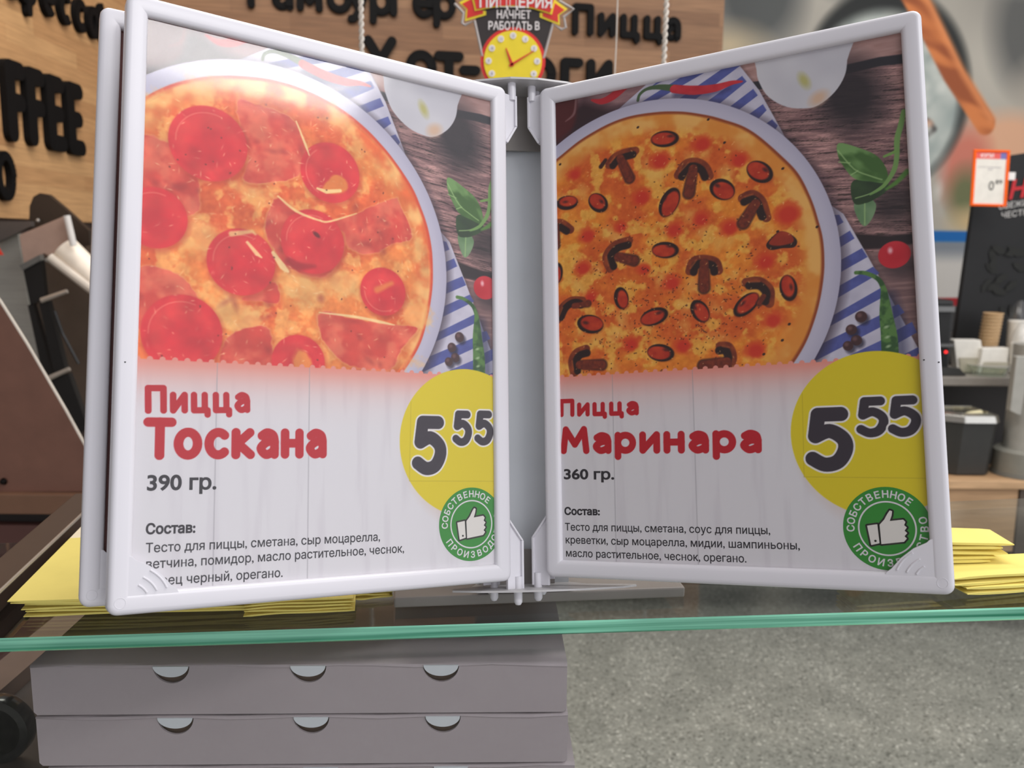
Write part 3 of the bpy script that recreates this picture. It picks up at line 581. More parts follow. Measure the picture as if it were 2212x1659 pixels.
def poster_sheet(parent, art, dx, dy, heading, lines, price, pc, seal, red):
    z = -3.5
    hi = Canvas(5, 118, 222.5, 309, .34, (150, 110, 100)); art(hi); perforate(hi, dx, dy)
    lo = Canvas(5, 6, 222.5, 118.01, .3, (180, 175, 180)); lower_sheet(lo, dx, dy)
    for cv in (hi, lo):
        cv.blob(pc, 44.6, 44.6, 0, (214, 194, 26), .4)
        for a, b in (((156.79,107.2), (155.85,60.78)), ((155.85,60.78), (217.08,59.64))): cv.path(sh([a, b], dx, dy), .12, (170, 150, 24), .4, .8)
        for (x, y, h, w) in price:
            for ex, col in ((1.0, (226, 222, 220)), (0, (50, 42, 52))):
                hw = .112 * h
                for st in GL['5'][0]: cv.path([(x + hw + px / .55 * (w - 2 * hw), y + hw + py * (h - 2 * hw)) for px, py in st], hw + ex, col, .35)
    for txt, p0, p1, cap, hw in heading:
        g, wd = word(txt, .38 if len(txt) < 6 else .33); L_ = math.dist(p0, p1); sx = (L_ - 2 * hw) / wd; ang = math.atan2(p1[1] - p0[1], p1[0] - p0[0]); ca, sa = math.cos(ang), math.sin(ang)
        for ch, sts in g:
            for st in sts:
                P = [(hw + px * sx, hw + py * (cap - 2 * hw)) for px, py in st]; lo.path([(p0[0] + a * ca - b * sa, p0[1] + a * sa + b * ca) for a, b in P], hw, red, .35)
    parts = [hi.mesh_arrays(lambda x, y: np.c_[x, y, np.full(len(x), z)]), lo.mesh_arrays(lambda x, y: np.c_[x, y, np.full(len(x), z)])]
    for txt, p0, p1, size, off in lines:
        vs, fs = type_faces(txt, off); w = max(v[0] for v in vs); L_ = math.dist(p0, p1); sx = L_ / w; ang = math.atan2(p1[1] - p0[1], p1[0] - p0[0]); ca, sa = math.cos(ang), math.sin(ang)
        parts.append(([(p0[0] + a * sx * ca - b * size * sa, p0[1] + a * sx * sa + b * size * ca, z + .05) for a, b in vs], fs, (44, 40, 46)))
    parts += seal_parts(seal, z, 0)
    parts = [(np.asarray(co, float) * .001, fs, col) for co, fs, col in parts]
    return printed_mesh('poster', parts, printed('printed_poster'), parent)

# ------------------------------------------------------------------ the room
def wood(name, ux, uy, c1, c2, bw=.42, rh=.05, rough=.5):
    m = bpy.data.materials.new(name); m.use_nodes = True; t = m.node_tree; b = t.nodes['Principled BSDF']; L_ = t.links.new
    tx = t.nodes.new('ShaderNodeTexCoord')
    def dot(v):
        d = t.nodes.new('ShaderNodeVectorMath'); d.operation = 'DOT_PRODUCT'; d.inputs[1].default_value = v; L_(tx.outputs['Object'], d.inputs[0]); return d.outputs['Value']
    u, v = dot(ux), dot(uy)
    cb = t.nodes.new('ShaderNodeCombineXYZ'); L_(u, cb.inputs[0]); L_(v, cb.inputs[1])
    br = t.nodes.new('ShaderNodeTexBrick'); br.inputs['Scale'].default_value = 1; br.inputs['Brick Width'].default_value = bw; br.inputs['Row Height'].default_value = rh
    br.inputs['Mortar Size'].default_value = .0006; br.offset = .37; br.inputs['Mortar Smooth'].default_value = 1
    br.inputs['Color1'].default_value = (*lin(c1), 1); br.inputs['Color2'].default_value = (*lin(c2), 1); br.inputs['Mortar'].default_value = (*(lin(c2) * .6), 1)
    mp = t.nodes.new('ShaderNodeMapping'); mp.inputs['Scale'].default_value = (3, 55, 1); L_(cb.outputs[0], mp.inputs[0]); L_(cb.outputs[0], br.inputs['Vector'])
    ns = t.nodes.new('ShaderNodeTexNoise'); ns.inputs['Scale'].default_value = 2.2; ns.inputs['Detail'].default_value = 5; L_(mp.outputs[0], ns.inputs['Vector'])
    rp = t.nodes.new('ShaderNodeValToRGB'); rp.color_ramp.elements[0].position = .25; rp.color_ramp.elements[0].color = (.72, .70, .66, 1); rp.color_ramp.elements[1].position = .7; rp.color_ramp.elements[1].color = (1.06, 1.04, 1.0, 1)
    L_(ns.outputs['Fac'], rp.inputs[0])
    mx = t.nodes.new('ShaderNodeMix'); mx.data_type = 'RGBA'; mx.blend_type = 'MULTIPLY'; mx.inputs[0].default_value = 1
    L_(br.outputs['Color'], mx.inputs[6]); L_(rp.outputs[0], mx.inputs[7]); L_(mx.outputs[2], b.inputs['Base Color']); b.inputs['Roughness'].default_value = rough; b.inputs['Specular IOR Level'].default_value = .3
    return m

def speckled(name):
    m = bpy.data.materials.new(name); m.use_nodes = True; t = m.node_tree; b = t.nodes['Principled BSDF']; L_ = t.links.new
    tx = t.nodes.new('ShaderNodeTexCoord')
    vo = t.nodes.new('ShaderNodeTexVoronoi'); vo.inputs['Scale'].default_value = 150; L_(tx.outputs['Object'], vo.inputs['Vector'])
    sp = t.nodes.new('ShaderNodeSeparateColor'); L_(vo.outputs['Color'], sp.inputs[0])
    r1 = t.nodes.new('ShaderNodeValToRGB'); e = r1.color_ramp.elements
    e[0].position = 0; e[0].color = (*lin((92, 93, 87)), 1); e[1].position = 1; e[1].color = (*lin((204, 204, 196)), 1)
    a = r1.color_ramp.elements.new(.25); a.color = (*lin((146, 147, 140)), 1); a = r1.color_ramp.elements.new(.86); a.color = (*lin((146, 147, 140)), 1); a = r1.color_ramp.elements.new(.93); a.color = (*lin((168, 168, 160)), 1)
    L_(sp.outputs[0], r1.inputs[0])
    ns = t.nodes.new('ShaderNodeTexNoise'); ns.inputs['Scale'].default_value = 5; ns.inputs['Detail'].default_value = 6; L_(tx.outputs['Object'], ns.inputs['Vector'])
    r2 = t.nodes.new('ShaderNodeValToRGB'); r2.color_ramp.elements[0].position = .35; r2.color_ramp.elements[0].color = (.86, .86, .84, 1); r2.color_ramp.elements[1].position = .72; r2.color_ramp.elements[1].color = (1.2, 1.2, 1.18, 1)
    L_(ns.outputs['Fac'], r2.inputs[0])
    mx = t.nodes.new('ShaderNodeMix'); mx.data_type = 'RGBA'; mx.blend_type = 'MULTIPLY'; mx.inputs[0].default_value = 1
    L_(r1.outputs[0], mx.inputs[6]); L_(r2.outputs[0], mx.inputs[7]); L_(mx.outputs[2], b.inputs['Base Color'])
    r3 = t.nodes.new('ShaderNodeMapRange'); r3.inputs['From Min'].default_value = .35; r3.inputs['From Max'].default_value = .7; r3.inputs['To Min'].default_value = .55; r3.inputs['To Max'].default_value = .28
    L_(ns.outputs['Fac'], r3.inputs['Value']); L_(r3.outputs[0], b.inputs['Roughness']); b.inputs['Specular IOR Level'].default_value = .4
    return m

HX = Vector((math.cos(math.radians(11.7)), math.sin(math.radians(11.7)), 0)); HN = Vector((HX.y, -HX.x, 0))   # along / out of the back wall
def hp(Y0): return lambda a, b, c: Vector((0, Y0, 0)) + HX * a + Vector((0, 0, b)) + HN * c

fl = MB().add([(-5, -5, 0), (7, -5, 0), (7, 7, 0), (-5, 7, 0)], [(0, 1, 2, 3)]).build('floor', speckled('speckled_floor_tile')); tag(fl, kind='structure')
P = hp(4.45)
wb = MB(); wb.obox(P(-1.75, 0, 0), HX * 6.5, -HN * .1, (0, 0, 3.3)); tag(wb.build('wall_back', mat('grey_wall_paint', (150, 142, 134), .8)), kind='structure')
wl = MB().box((-1.66, .9, 0), (-1.56, 4.2, 3.3)); tag(wl.build('wall_left', mat('dark_wall_lining', (104, 88, 80), .6)), kind='structure')

LB = mat('black_letter_plastic', (11, 10, 10), .7, 0, .1, spec=.15)
def solid_letter(parent, ch, fn, x, y, sx, sy, hw, d0, d1):
    mb = MB()
    for st in GL[ch][0]:
        P = [(x + px * sx, y + py * sy) for px, py in st]
        vs, fs = stroke_faces(P, hw, 16)
        for f in fs: mb.prism([vs[i] for i in f], fn, d0, d1 - .00012 * len(mb.f) / 8)
    return mb.build('letter', LB, parent, fix=True)

# side sign: beech boards with raised letters
sg = thing('wall_sign', 'beech plank sign on the side wall with big black coffee lettering', 'sign', (-1.5, 2.4, 1.52))
MB().box((-1.53, 1.2, 1.515), (-1.47, 3.62, 3.1)).build('board', wood('beech_side', (0, 1, 0), (0, 0, 1), (196, 155, 110), (176, 133, 92)), sg)
fn = lambda a, b, c: Vector((-1.47 + c, a, b))
for ch, y0 in (('C', 2.29), ('O', 2.41), ('F', 2.634), ('F', 2.743), ('E', 2.858), ('E', 2.984)):
    solid_letter(sg, ch, fn, y0 + (0 if ch in 'FE' else -.01), 1.758, .135, .182, .0255, 0, .02)
for ch, y0 in (('К', 2.56), ('о', 2.665), ('ф', 2.735), ('е', 2.868), ('с', 2.972), ('с', 3.075), ('о', 3.165), ('б', 3.245), ('о', 3.335), ('й', 3.425)):
    solid_letter(sg, ch, fn, y0, 2.155, .105, .115, .014, 0, .02)
for ch, y0 in (('T', 2.26), ('O', 2.35), ('G', 2.45), ('O', 2.545)):
    solid_letter(sg, ch, fn, y0, 1.575, .1, .115, .013, 0, .02)

# back sign
P = hp(3.81)
sb = thing('wall_sign', 'beech plank sign on the back wall listing snacks in black letters', 'sign', P(-.3, 2.0, 0))
b_ = MB(); b_.obox(P(-1.52, 1.95, 0), HX * 2.44, -HN * .04, (0, 0, 1.1)); b_.build('board', wood('beech_back', tuple(HX), (0, 0, 1), (148, 112, 82), (122, 88, 62), .6, .055), sb)
for txt, y, cap, hw, xs in (('Гамбургер', 2.36, .118, .0145, (-1.045, -.955, -.86, -.745, -.665, -.578, -.497, -.41, -.325)), ('Пицца', 2.328, .1, .0135, (.253, .365, .463, .567, .66)),
                            ('Хот-доги', 2.10, .15, .019, (-.6, -.435, -.318, -.215, -.1, .065, .212, .325))):
    for ch, x in zip(txt, xs): solid_letter(sb, ch, P, x, y, cap * (1.12 if cap > .12 else 1.1), cap, hw, 0, .02)

# printed mural of a sushi roll
P = hp(4.1)
cv = Canvas(.75, 1.02, 3.4, 3.0, .007, (150, 146, 136))
X, Y = cv.X, cv.Y
cv.img[:] = mix((128, 124, 116), (186, 180, 166), noise(X, Y, .6, 2, 3))
for p, rx, ry, cl in (((1.15, 2.62), .22, .25, (78, 80, 78)), ((1.75, 2.75), .25, .12, (70, 74, 74)), ((1.02, 2.38), .12, .06, (196, 176, 140)), ((2.72, 2.55), .3, .34, (92, 92, 88)), ((2.5, 2.85), .3, .12, (168, 162, 150)), ((3.1, 2.2), .5, .3, (182, 172, 156))): cv.blob(p, rx, ry, 0, cl, .16)
for p, rx, ry, cl in (((2.5747,2.0032), .26, .12, (216, 164, 128)), ((2.3348,1.8479), .14, .2, (196, 110, 90)), ((2.3342,1.7216), .09, .12, (92, 104, 66)), ((2.3806,1.5832), .1, .06, (196, 168, 120))): cv.blob(p, rx, ry, 0, cl, .1, .9)
RC = (1.8262,2.1446)
cv.blob((RC[0] + .02, RC[1] + .06), .47, .49, 0, (34, 36, 34), .05, 1, .02)
cv.blob((RC[0], RC[1]), .44, .44, 0, lambda x, y: mix((132, 144, 140), (202, 204, 194), noise(x, y, .12, 3, 5)), .06, 1, .03)
cv.path([(2.0889,2.0728), (2.1316,2.0341), (2.0951,2.0061)], .012, (60, 56, 54), .02); cv.blob((2.0901,2.0595), .03, .02, 0, (190, 150, 126), .02)
for k in range(26): cv.blob((RC[0] + rnd.gauss(.2, .12), RC[1] + rnd.gauss(0, .2)), .035, .02, rnd.random() * 180, (208, 210, 200), .04, .6)
cv.path([(1.8751,2.7568), (2.0025,2.5957), (2.2102,2.3032), (2.4189,2.0708)], [.062, .062, .058, .056], lambda x, y: mix((150, 78, 40), (206, 122, 66), ss(.3, .7, noise(x * .6 + y, y, .1, 2, 3))), .012)
cv.path([(1.9298,2.7604), (2.0657,2.5994), (2.27,2.3059), (2.4512,2.0945)], .018, (222, 140, 84), .03, .8)
cv.poly([(.7, (2.3043,1.4819)[1]), (3.5, (2.3043,1.4819)[1]), (3.5, (2.2987,1.5379)[1]), (.7, (2.2987,1.5379)[1])], (0, 92, 160), .006)
cv.poly([(.7, 1.0), (3.5, 1.0), (3.5, (2.3043,1.4819)[1]), (.7, (2.3043,1.4819)[1])], lambda x, y: mix((196, 192, 184), (120, 126, 132), ss(1.36, 1.46, y)), .006)
cv.poly([(.7, (2.3365,1.1549)[1]), (3.5, (2.3365,1.1549)[1]), (3.5, (2.3323,1.198)[1]), (.7, (2.3323,1.198)[1])], (158, 20, 28), .006)
cv.poly([(.7, .9), (3.5, .9), (3.5, (2.3365,1.1549)[1]), (.7, (2.3365,1.1549)[1])], (60, 58, 56), .006)
co, fs, cl = cv.mesh_arrays(lambda x, y: np.c_[HX.x * x + HN.x * .012, 4.1 + HX.y * x + HN.y * .012, y])
mu = thing('mural', 'printed wall mural of a sushi roll with chopstick and blue stripe', 'mural', P(2.0, 1.0, 0))
m_ = MB(); m_.obox(P(.75, 1.02, 0), HX * 2.65, -HN * .03, (0, 0, 1.98)); m_.build('backing_panel', mat('mural_backing', (170, 166, 158), .7), mu)
pm = printed_mesh('mural_print', [(co - np.array(mu.location), fs, cl)], printed('printed_mural', .6), mu)

# ------------------------------------------------------------------ counters at the back right
STEEL = mat('brushed_steel', (164, 163, 155), .35, .35, .08, 8, stretch=(1, 1, 30))
BLK = mat('black_enamel', (22, 22, 21), .35, 0, .1)
DGREY = mat('dark_grey_plastic', (52, 52, 50), .45)
PALE = mat('pale_grey_plastic', (168, 166, 158), .5)
PAPER = mat('white_paper', (226, 222, 212), .7)
bc = thing('back_counter', 'dark back counter with a thin steel worktop under the coffee cups', 'counter', (1.8, 3.7, 0))
MB().box((.3, 3.64, 0), (3.6, 3.98, .915)).build('body', mat('dark_counter_front', (40, 38, 36), .5), bc)
MB().box((.28, 3.4, .918), (3.62, 3.985, .953)).build('worktop', mat('worktop_grey', (142, 136, 128), .4), bc, bev=.004)
wbn = thing('low_bench', 'low beech bench carrying the black fryer', 'bench', (1.6, 3.25, 0))
MB().box((-.6, 3.14, .575), (3.2, 3.395, .607)).build('bench_top', wood('beech_bench', (1, 0, 0), (0, 1, .3), (214, 178, 140), (186, 148, 112), .5, .06), wbn, bev=.003)
MB().box((-.58, 3.16, .33), (1.88, 3.18, .572)).build('front_panel', wood('beech_front', (1, 0, 0), (0, 0, 1), (200, 164, 128), (186, 150, 116), .7, .3), wbn)
MB().box((1.885, 3.155, .2), (3.2, 3.18, .572)).build('side_panel', mat('dark_side_panel', (88, 76, 66), .6), wbn)
for x in (-.55, 2.6, 3.1): MB().box((x, 3.2, 0), (x + .05, 3.25, .574)).build('leg', mat('dark_side_panel', (88, 76, 66), .6), wbn)
# fryer with a steel rim and dark well
fr = thing('fryer', 'black tabletop fryer with bright steel rim on the beech bench', 'fryer', (1.78, 3.25, .608))
def ring8(cx, cy, hx, hy, ch): return [(cx - hx + ch * 1.7, cy - hy), (cx + hx - ch * .3, cy - hy), (cx + hx, cy - hy + ch * .3), (cx + hx, cy + hy), (cx - hx, cy + hy), (cx - hx, cy - hy + ch)]
up = lambda a, b, c: Vector((a, b, c))
o1, o0 = ring8(1.672, 3.29, .148, .1, .09), ring8(1.672, 3.295, .128, .085, .075)
mb = MB(); n = 6
mb.add([up(a, b, .612) for a, b in o0] + [up(a, b, .812) for a, b in ring8(1.672, 3.29, .142, .092, .086)], [tuple(range(n))[::-1]] + [(i, (i + 1) % n, (i + 1) % n + n, i + n) for i in range(n)]); mb.build('body', DGREY, fr)
mb = MB(); inn = ring8(1.672, 3.3, .12, .075, .07)
vs = [up(a, b, .812) for a, b in o1] + [up(a, b, .838) for a, b in ring8(1.672, 3.29, .142, .095, .086)] + [up(a, b, .845) for a, b in inn] + [up(a, b, .80) for a, b in inn]
mb.add(vs, [(r * n + i, r * n + (i + 1) % n, (r + 1) * n + (i + 1) % n, (r + 1) * n + i) for r in range(3) for i in range(n)]); mb.build('rim', mat('polished_rim', (206, 204, 196), .22, .9, .04), fr, bev=.003)
mb = MB(); mb.add([up(a, b, .806) for a, b in inn], [tuple(range(n))]); mb.build('well', BLK, fr)
mb = MB(); mb.lathe([(0, -.0), (.03, 0), (.045, .006), (.06, .012)], (1.66, 3.33, .607), (0, 0, 1), 20); mb.build('foot', BLK, fr)
for i, (x, l) in enumerate(((1.70, .085), (1.735, .04))):
    t = thing('tongs', ('longer' if i == 0 else 'shorter') + ' cream handled utensil lying in the fryer well', 'utensil', (x, 3.3, .812), 'utensils in the fryer')
    MB().tube([(x - .055, 3.28 + .03 * i, .814), (x + .02, 3.285 + .03 * i, .82)], [.006, .007]).build('shaft', STEEL, t)
    MB().tube([(x + .015, 3.285 + .03 * i, .82), (x + .04, 3.287 + .03 * i, .824), (x + l, 3.29 + .03 * i, .83)], [.008, .014, .015], 14).build('handle', mat('cream_handle', (240, 232, 190), .4), t, smooth=True)
# pale upright pipe
pp = thing('drain_pipe', 'pale grey upright pipe in a wide socket at the right edge of the bench', 'pipe', (1.93, 3.25, .608))
lv = MB(); lv.extrude([(1.8241,3.16,1.0659), (1.8743,3.16,1.0664), (1.8624,3.16,0.848), (1.845,3.16,0.8531), (1.8201,3.16,0.8649)], (0, .03, 0)); lv.build('lever', PALE, pp, bev=.003)
MB().cone((1.94, 3.25, .62), (1.95, 3.25, 1.10), .078, .078, 28).build('pipe', PALE, pp, smooth=True)
MB().lathe([(.092, .615), (.106, .622), (.106, .70), (.094, .71)], (1.94, 3.25, 0)).build('collar', mat('collar_grey', (138, 137, 128), .5), pp, smooth=True)
MB().cone((1.94, 3.25, .6085), (1.94, 3.25, .622), .112, .108, 28).build('base_flange', mat('flange_grey', (112, 111, 104), .55), pp, smooth=True)
# coffee machine
cm = thing('coffee_machine', 'black coffee machine with red indicator light beside the white napkins', 'coffee machine', (1.66, 3.55, .953))
MB().box((1.42, 3.46, .955), (1.735, 3.72, 1.25)).build('body', mat('black_matt_shell', (12, 12, 12), .5), cm, bev=.012)
MB().box((1.46, 3.445, 1.205), (1.73, 3.46, 1.225)).build('trim_bar', mat('dull_chrome', (120, 120, 118), .3, .8), cm)
MB().box((1.46, 3.42, 1.07), (1.725, 3.46, 1.08)).build('drip_lip', mat('dull_chrome', (120, 120, 118), .3, .8), cm)
MB().obox((1.42, 3.43, .955), (.37, 0, 0), (0, .03, 0), (-.03, 0, .03)).build('drip_tray', DGREY, cm)
lm = bpy.data.materials.new('indicator_glow'); lm.use_nodes = True; q = lm.node_tree.nodes['Principled BSDF']; q.inputs['Base Color'].default_value = (.6, .01, .01, 1); q.inputs['Emission Color'].default_value = (1, .03, .03, 1); q.inputs['Emission Strength'].default_value = 2
MB().cone((1.715, 3.459, 1.045), (1.715, 3.452, 1.045), .006, .004, 14).build('indicator_light', lm, cm)
# cups, napkins
def cup(x, y, z, h, cl, nm='paper_cup', rr=(.027, .036)):
    MB_ = MB(); MB_.lathe([(rr[0], 0), (rr[1], h), (rr[1] + .003, h), (rr[1] + .003, h - .006), (rr[1] - .002, h - .004), (rr[0] - .002, .004), (0, .004)], (x, y, z), n=24); return MB_
CUPM = mat('kraft_paper', (196, 164, 122), .7)
for k in range(11):
    o = cup(1.965 + .0012 * k, 3.62, .955 + .014 * k + .02 * 0, .095, 0, rr=(.026, .036)).build('paper_cup', CUPM, None, smooth=True)
    tag(o, 'kraft paper cup nested in the leaning tan stack', 'cup', 'kraft paper cups in a stack')
for k in range(2):
    x, h = ((2.09, .2), (2.04, .12))[k]
    t = thing('cup_sleeve', ('tall' if k == 0 else 'short') + ' white sleeve of cups wrapped in thin film', 'cups', (x, 3.63 - .12 * k, .955), 'wrapped cups')
    MB().lathe([(.036, 0), (.038, h * .3), (.04, h), (.035, h + .004), (0, h + .006)], (x, 3.63 - .12 * k, .955), n=24).build('cups', PAPER, t, smooth=True)
    MB().lathe([(.041, .005), (.044, h), (.03, h + .05), (.012, h + .085)], (x, 3.63 - .12 * k, .955), n=16).build('film', clear_sheet('thin_film', .2, 1.6), t, smooth=True)
for i, (x, y, w, h, tl) in enumerate(((1.80, 3.52, .11, .13, -.35), (1.87, 3.49, .12, .1, .2))):
    t = thing('napkin_pack', ('leaning' if i == 0 else 'upright') + ' pack of white napkins beside the coffee machine', 'napkins', (x, y, .955), 'white napkin packs')
    MB().obox((x, y, .956), (w, .02 * i, 0), (0, .05, 0), (tl * .06, .01, h)).build('stack', PAPER, t, bev=.004)
    MB().obox((x + .01, y - .004, .957), (w * .8, 0, 0), (0, .004, 0), (tl * .03, 0, h * .45)).build('band', mat('grey_band', (176, 170, 150), .6), t)
t = thing('plastic_tub', 'shallow clear plastic tub in front of the napkins', 'tub', (1.9, 3.46, .953))
MB().lathe([(.06, 0), (.075, .035), (.078, .035), (.078, .038), (.07, .036)], (1.9, 3.47, .955), n=28).build('tub', clear_sheet('frosted_tub', .3, 2.5, (.8, .86, .82)), t, smooth=True)

# black promotional board and the orange price tag in front of it
bd = thing('notice_board', 'black promotional board with red and white lettering at the right edge', 'board', (2.0517,3.74,0.9546))
q = [Vector(p) for p in ((1.9295,3.74,1.8132), (2.2723,3.74,1.8662), (2.349,3.74,0.9591), (1.885,3.74,0.9552))]
mb = MB(); mb.extrude(q, (0, .03, 0))
bx = (q[1] - q[0]).normalized()
for k in range(16):
    x, y = rnd.uniform(2130, 2212), rnd.uniform(540, 700); c = Vector((2.0347,3.737,1.3292)) - Vector((0, .0003 * k, 0)) + bx * (x - 2150) * .00195 + Vector((0, 0, -(y - 600) * .00195)); a = rnd.random() * 6.3
    l = [(math.cos(a + .0) * r * .05, math.sin(a) * r * .05) for r in (0, 1)]; d = Vector((math.cos(a), 0, math.sin(a))); e = Vector((-math.sin(a), 0, math.cos(a)))
    mb.add([c - d * .035, c - d * .01 + e * .016, c + d * .02 + e * .012, c + d * .035, c + d * .02 - e * .012, c - d * .01 - e * .016], [(0, 1, 2, 3, 4, 5)], 1)
mb.build('panel', [mat('black_board', (9, 9, 10), .6, 0, .2), mat('dark_olive_print', (22, 23, 19), .7)], bd, fix=False)
def write(parent, txt, o, ax, ay, n, size, material, off=0, depth=.0008, name='lettering', shear=0, wmax=None):
    vs, fs = type_faces(txt, off); o, ax, ay, n = Vector(o), Vector(ax), Vector(ay), Vector(n); sx = size if not wmax else wmax / max(v[0] for v in vs)
    mb = MB(); mb.add([o + ax * (x * sx + shear * y * size) + ay * y * size + n * depth for x, y in vs], fs); return mb.build(name, material, parent, fix=False)
uz = Vector((-.05, 0, 1)).normalized()
write(bd, 'НА', (2.0541,3.737,1.6546), bx, uz, (0, -1, 0), .1, mat('red_lettering', (190, 24, 34), .5), .03, shear=.2)
write(bd, 'СВЕЖИЕ ПРОД', (2.0198,3.737,1.6109), bx, uz, (0, -1, 0), .034, mat('white_lettering', (190, 188, 184), .5), .01)
write(bd, 'ЧЕСТНЫЕ ЦЕ', (2.0347,3.737,1.5749), bx, uz, (0, -1, 0), .034, mat('white_lettering', (190, 188, 184), .5), .01)
pt = thing('price_tag', 'orange framed price tag reading 0 89 clipped before the black board', 'price tag', (1.9062,3.6,1.6101))
tl, tr, br, bl = [Vector(p) for p in ((1.8242,3.6,1.8387), (1.9696,3.6,1.8381), (1.9799,3.6,1.6162), (1.8292,3.6,1.6186))]
tx = (br - bl).normalized(); ty = (tl - bl).normalized(); tw, th = (tr - tl).length, (tl - bl).length
T = lambda a, b, c: bl + tx * a * tw + ty * b * th - Vector((0, c, 0))
OR = mat('orange_plastic', (246, 98, 16), .5, spec=.2)
mb = MB()
for a0, b0, a1, b1 in ((0, 0, 1, .045), (0, .955, 1, 1), (0, .045, .085, .955), (.915, .045, 1, .955)): mb.add([T(a, b, c) for c in (0, .008) for a, b in ((a0, b0), (a1, b0), (a1, b1), (a0, b1))], [(3, 2, 1, 0), (4, 5, 6, 7), (0, 1, 5, 4), (1, 2, 6, 5), (2, 3, 7, 6), (3, 0, 4, 7)])
mb.build('frame', OR, pt, bev=.002)
mb = MB(); mb.add([T(a, b, c) for c in (.0, .004) for a, b in ((.065, .04), (.935, .04), (.935, .96), (.065, .96))], [(3, 2, 1, 0), (4, 5, 6, 7), (0, 1, 5, 4), (1, 2, 6, 5), (2, 3, 7, 6), (3, 0, 4, 7)])
cd_ = mb.build('paper_card', PAPER, pt)
for nm, a0, b0, a1, b1, m in (('header_band', .07, .84, .75, .955, mat('red_band', (226, 92, 86), .5)), ('corner_patch', .75, .84, .93, .955, mat('violet_patch', (116, 112, 176), .5))):
    mb = MB(); mb.add([T(a, b, .0044) for a, b in ((a0, b0), (a1, b0), (a1, b1), (a0, b1))], [(0, 1, 2, 3)]); mb.build(nm, m, cd_, fix=False)
BLT = mat('black_print', (40, 38, 40), .6)
write(cd_, 'КУПИ', T(.2, .865, .0046), tx, ty, (0, -1, 0), .02, mat('white_print', (240, 230, 226), .6), .02, wmax=tw * .36)
write(cd_, '0', T(.47, .29, .0046), tx, ty, (0, -1, 0), .05, BLT, .0, wmax=tw * .15); write(cd_, '89', T(.65, .40, .0046), tx, ty, (0, -1, 0), .024, BLT, wmax=tw * .19)
mb = MB()
for a0, b0, a1, b1 in ((.14, .69, .38, .70), (.40, .685, .78, .70), (.42, .645, .56, .66)): mb.add([T(a, b, .0046) for a, b in ((a0, b0), (a1, b0), (a1, b1), (a0, b1))], [(0, 1, 2, 3)])
mb.build('faint_print', mat('grey_print', (176, 172, 172), .6), cd_, fix=False)
MB().obox(T(1.0, .48, .0), (.03, 0, 0), (0, .02, 0), (0, 0, .03)).build('clip', mat('white_clip', (230, 228, 224), .4), pt)
MB().tube([T(.9, .5, -.002), T(.9, .5, -.03), T(.95, .45, -.139)], .004).build('stalk', BLK, pt)

# ------------------------------------------------------------------ left side: dough sheeter, cabinet, slanted cover
BR1 = mat('brown_panel', (114, 78, 64), .45, 0, .08); BR2 = mat('brown_steel_face', (164, 138, 124), .4, .1, .06); BRD = mat('dark_brown_metal', (58, 48, 40), .4, .2)
sh_ = thing('dough_sheeter', 'steel dough sheeter with black guides and a white roller at the left', 'dough sheeter', (-1.2, 2.35, 1.0))
Yd = 2.3
def flat(pts, y, d, nm, m, parent=sh_, bev=0):
    mb = MB(); mb.extrude([Vector(p) for p in pts], (0, d, 0)); return mb.build(nm, m, parent, bev=bev)
flat([(-1.4702,2.42,1.4487), (-1.3453,2.42,1.4683), (-1.3318,2.42,1.2867), (-1.2817,2.42,0.9634), (-1.5129,2.42,0.9614)], 0, .02, 'side_plate', STEEL)
flat([(-1.3586,2.5,1.4692), (-1.3501,2.5,1.5457), (-1.3378,2.5,1.5711), (-1.319,2.5,1.5813), (-1.296,2.5,1.5777), (-1.2523,2.5,1.5401), (-1.1892,2.5,1.4795), (-1.1892,2.5,1.322), (-1.3537,2.5,1.3985)], 0, .02, 'rounded_guard', BRD)
flat([(-1.3448,2.46,1.3993), (-1.1106,2.46,1.4518), (-1.146,2.46,0.8892), (-1.3449,2.46,0.8875)], 0, .015, 'back_plate', mat('backdrop_brown', (84, 70, 58), .5))  # backing plate in its own dark brown
flat([(-1.392,2.38,1.5003), (-1.2859,2.38,1.5011), (-1.2869,2.38,1.4878), (-1.3974,2.38,1.4369)], 0, .02, 'top_lip', mat('smoke_grey', (96, 90, 86), .35, .4))
flat([(-1.2975,2.34,1.4642), (-1.1735,2.34,1.5153), (-1.1691,2.34,1.4748), (-1.1596,2.34,1.4377), (-1.1766,2.34,1.4207), (-1.2086,2.34,1.3999), (-1.2354,2.34,1.4166), (-1.2907,2.34,1.3798)], 0, .03, 'bracket', BR2, bev=.002)
MB().tube([(-1.1587,2.32,1.5148), (-1.1519,2.32,1.4746), (-1.146,2.32,1.4378)], .009).build('bracket_edge', mat('pale_edge', (206, 202, 196), .4), sh_)
MB().tube([(-1.1895,2.36,1.4326), (-1.0452,2.36,1.2805)], .034, 24).build('roller', mat('white_roller', (238, 226, 208), .45), sh_, smooth=True)
MB().tube([(-1.215,2.33,1.4072), (-1.0507,2.33,1.2763)], .013, 12).build('roller_scraper', mat('pale_scraper', (196, 186, 172), .5), sh_)
flat([(-1.2802,2.3,1.3869), (-1.2253,2.3,1.4147), (-1.2239,2.3,1.4005), (-1.274,2.3,1.3738)], 0, .02, 'guide_cap', mat('cap_grey', (104, 104, 100), .4, .3))
flat([(-1.2771,2.31,1.3747), (-1.2293,2.31,1.399), (-1.2259,2.31,1.3005), (-1.2649,2.31,1.282)], 0, .02, 'guide_strip', BLK)
flat([(-1.2722,2.31,1.282), (-1.2596,2.31,1.2882), (-1.2161,2.31,1.0858), (-1.2441,2.31,1.0731)], 0, .02, 'guide_strip', BLK)
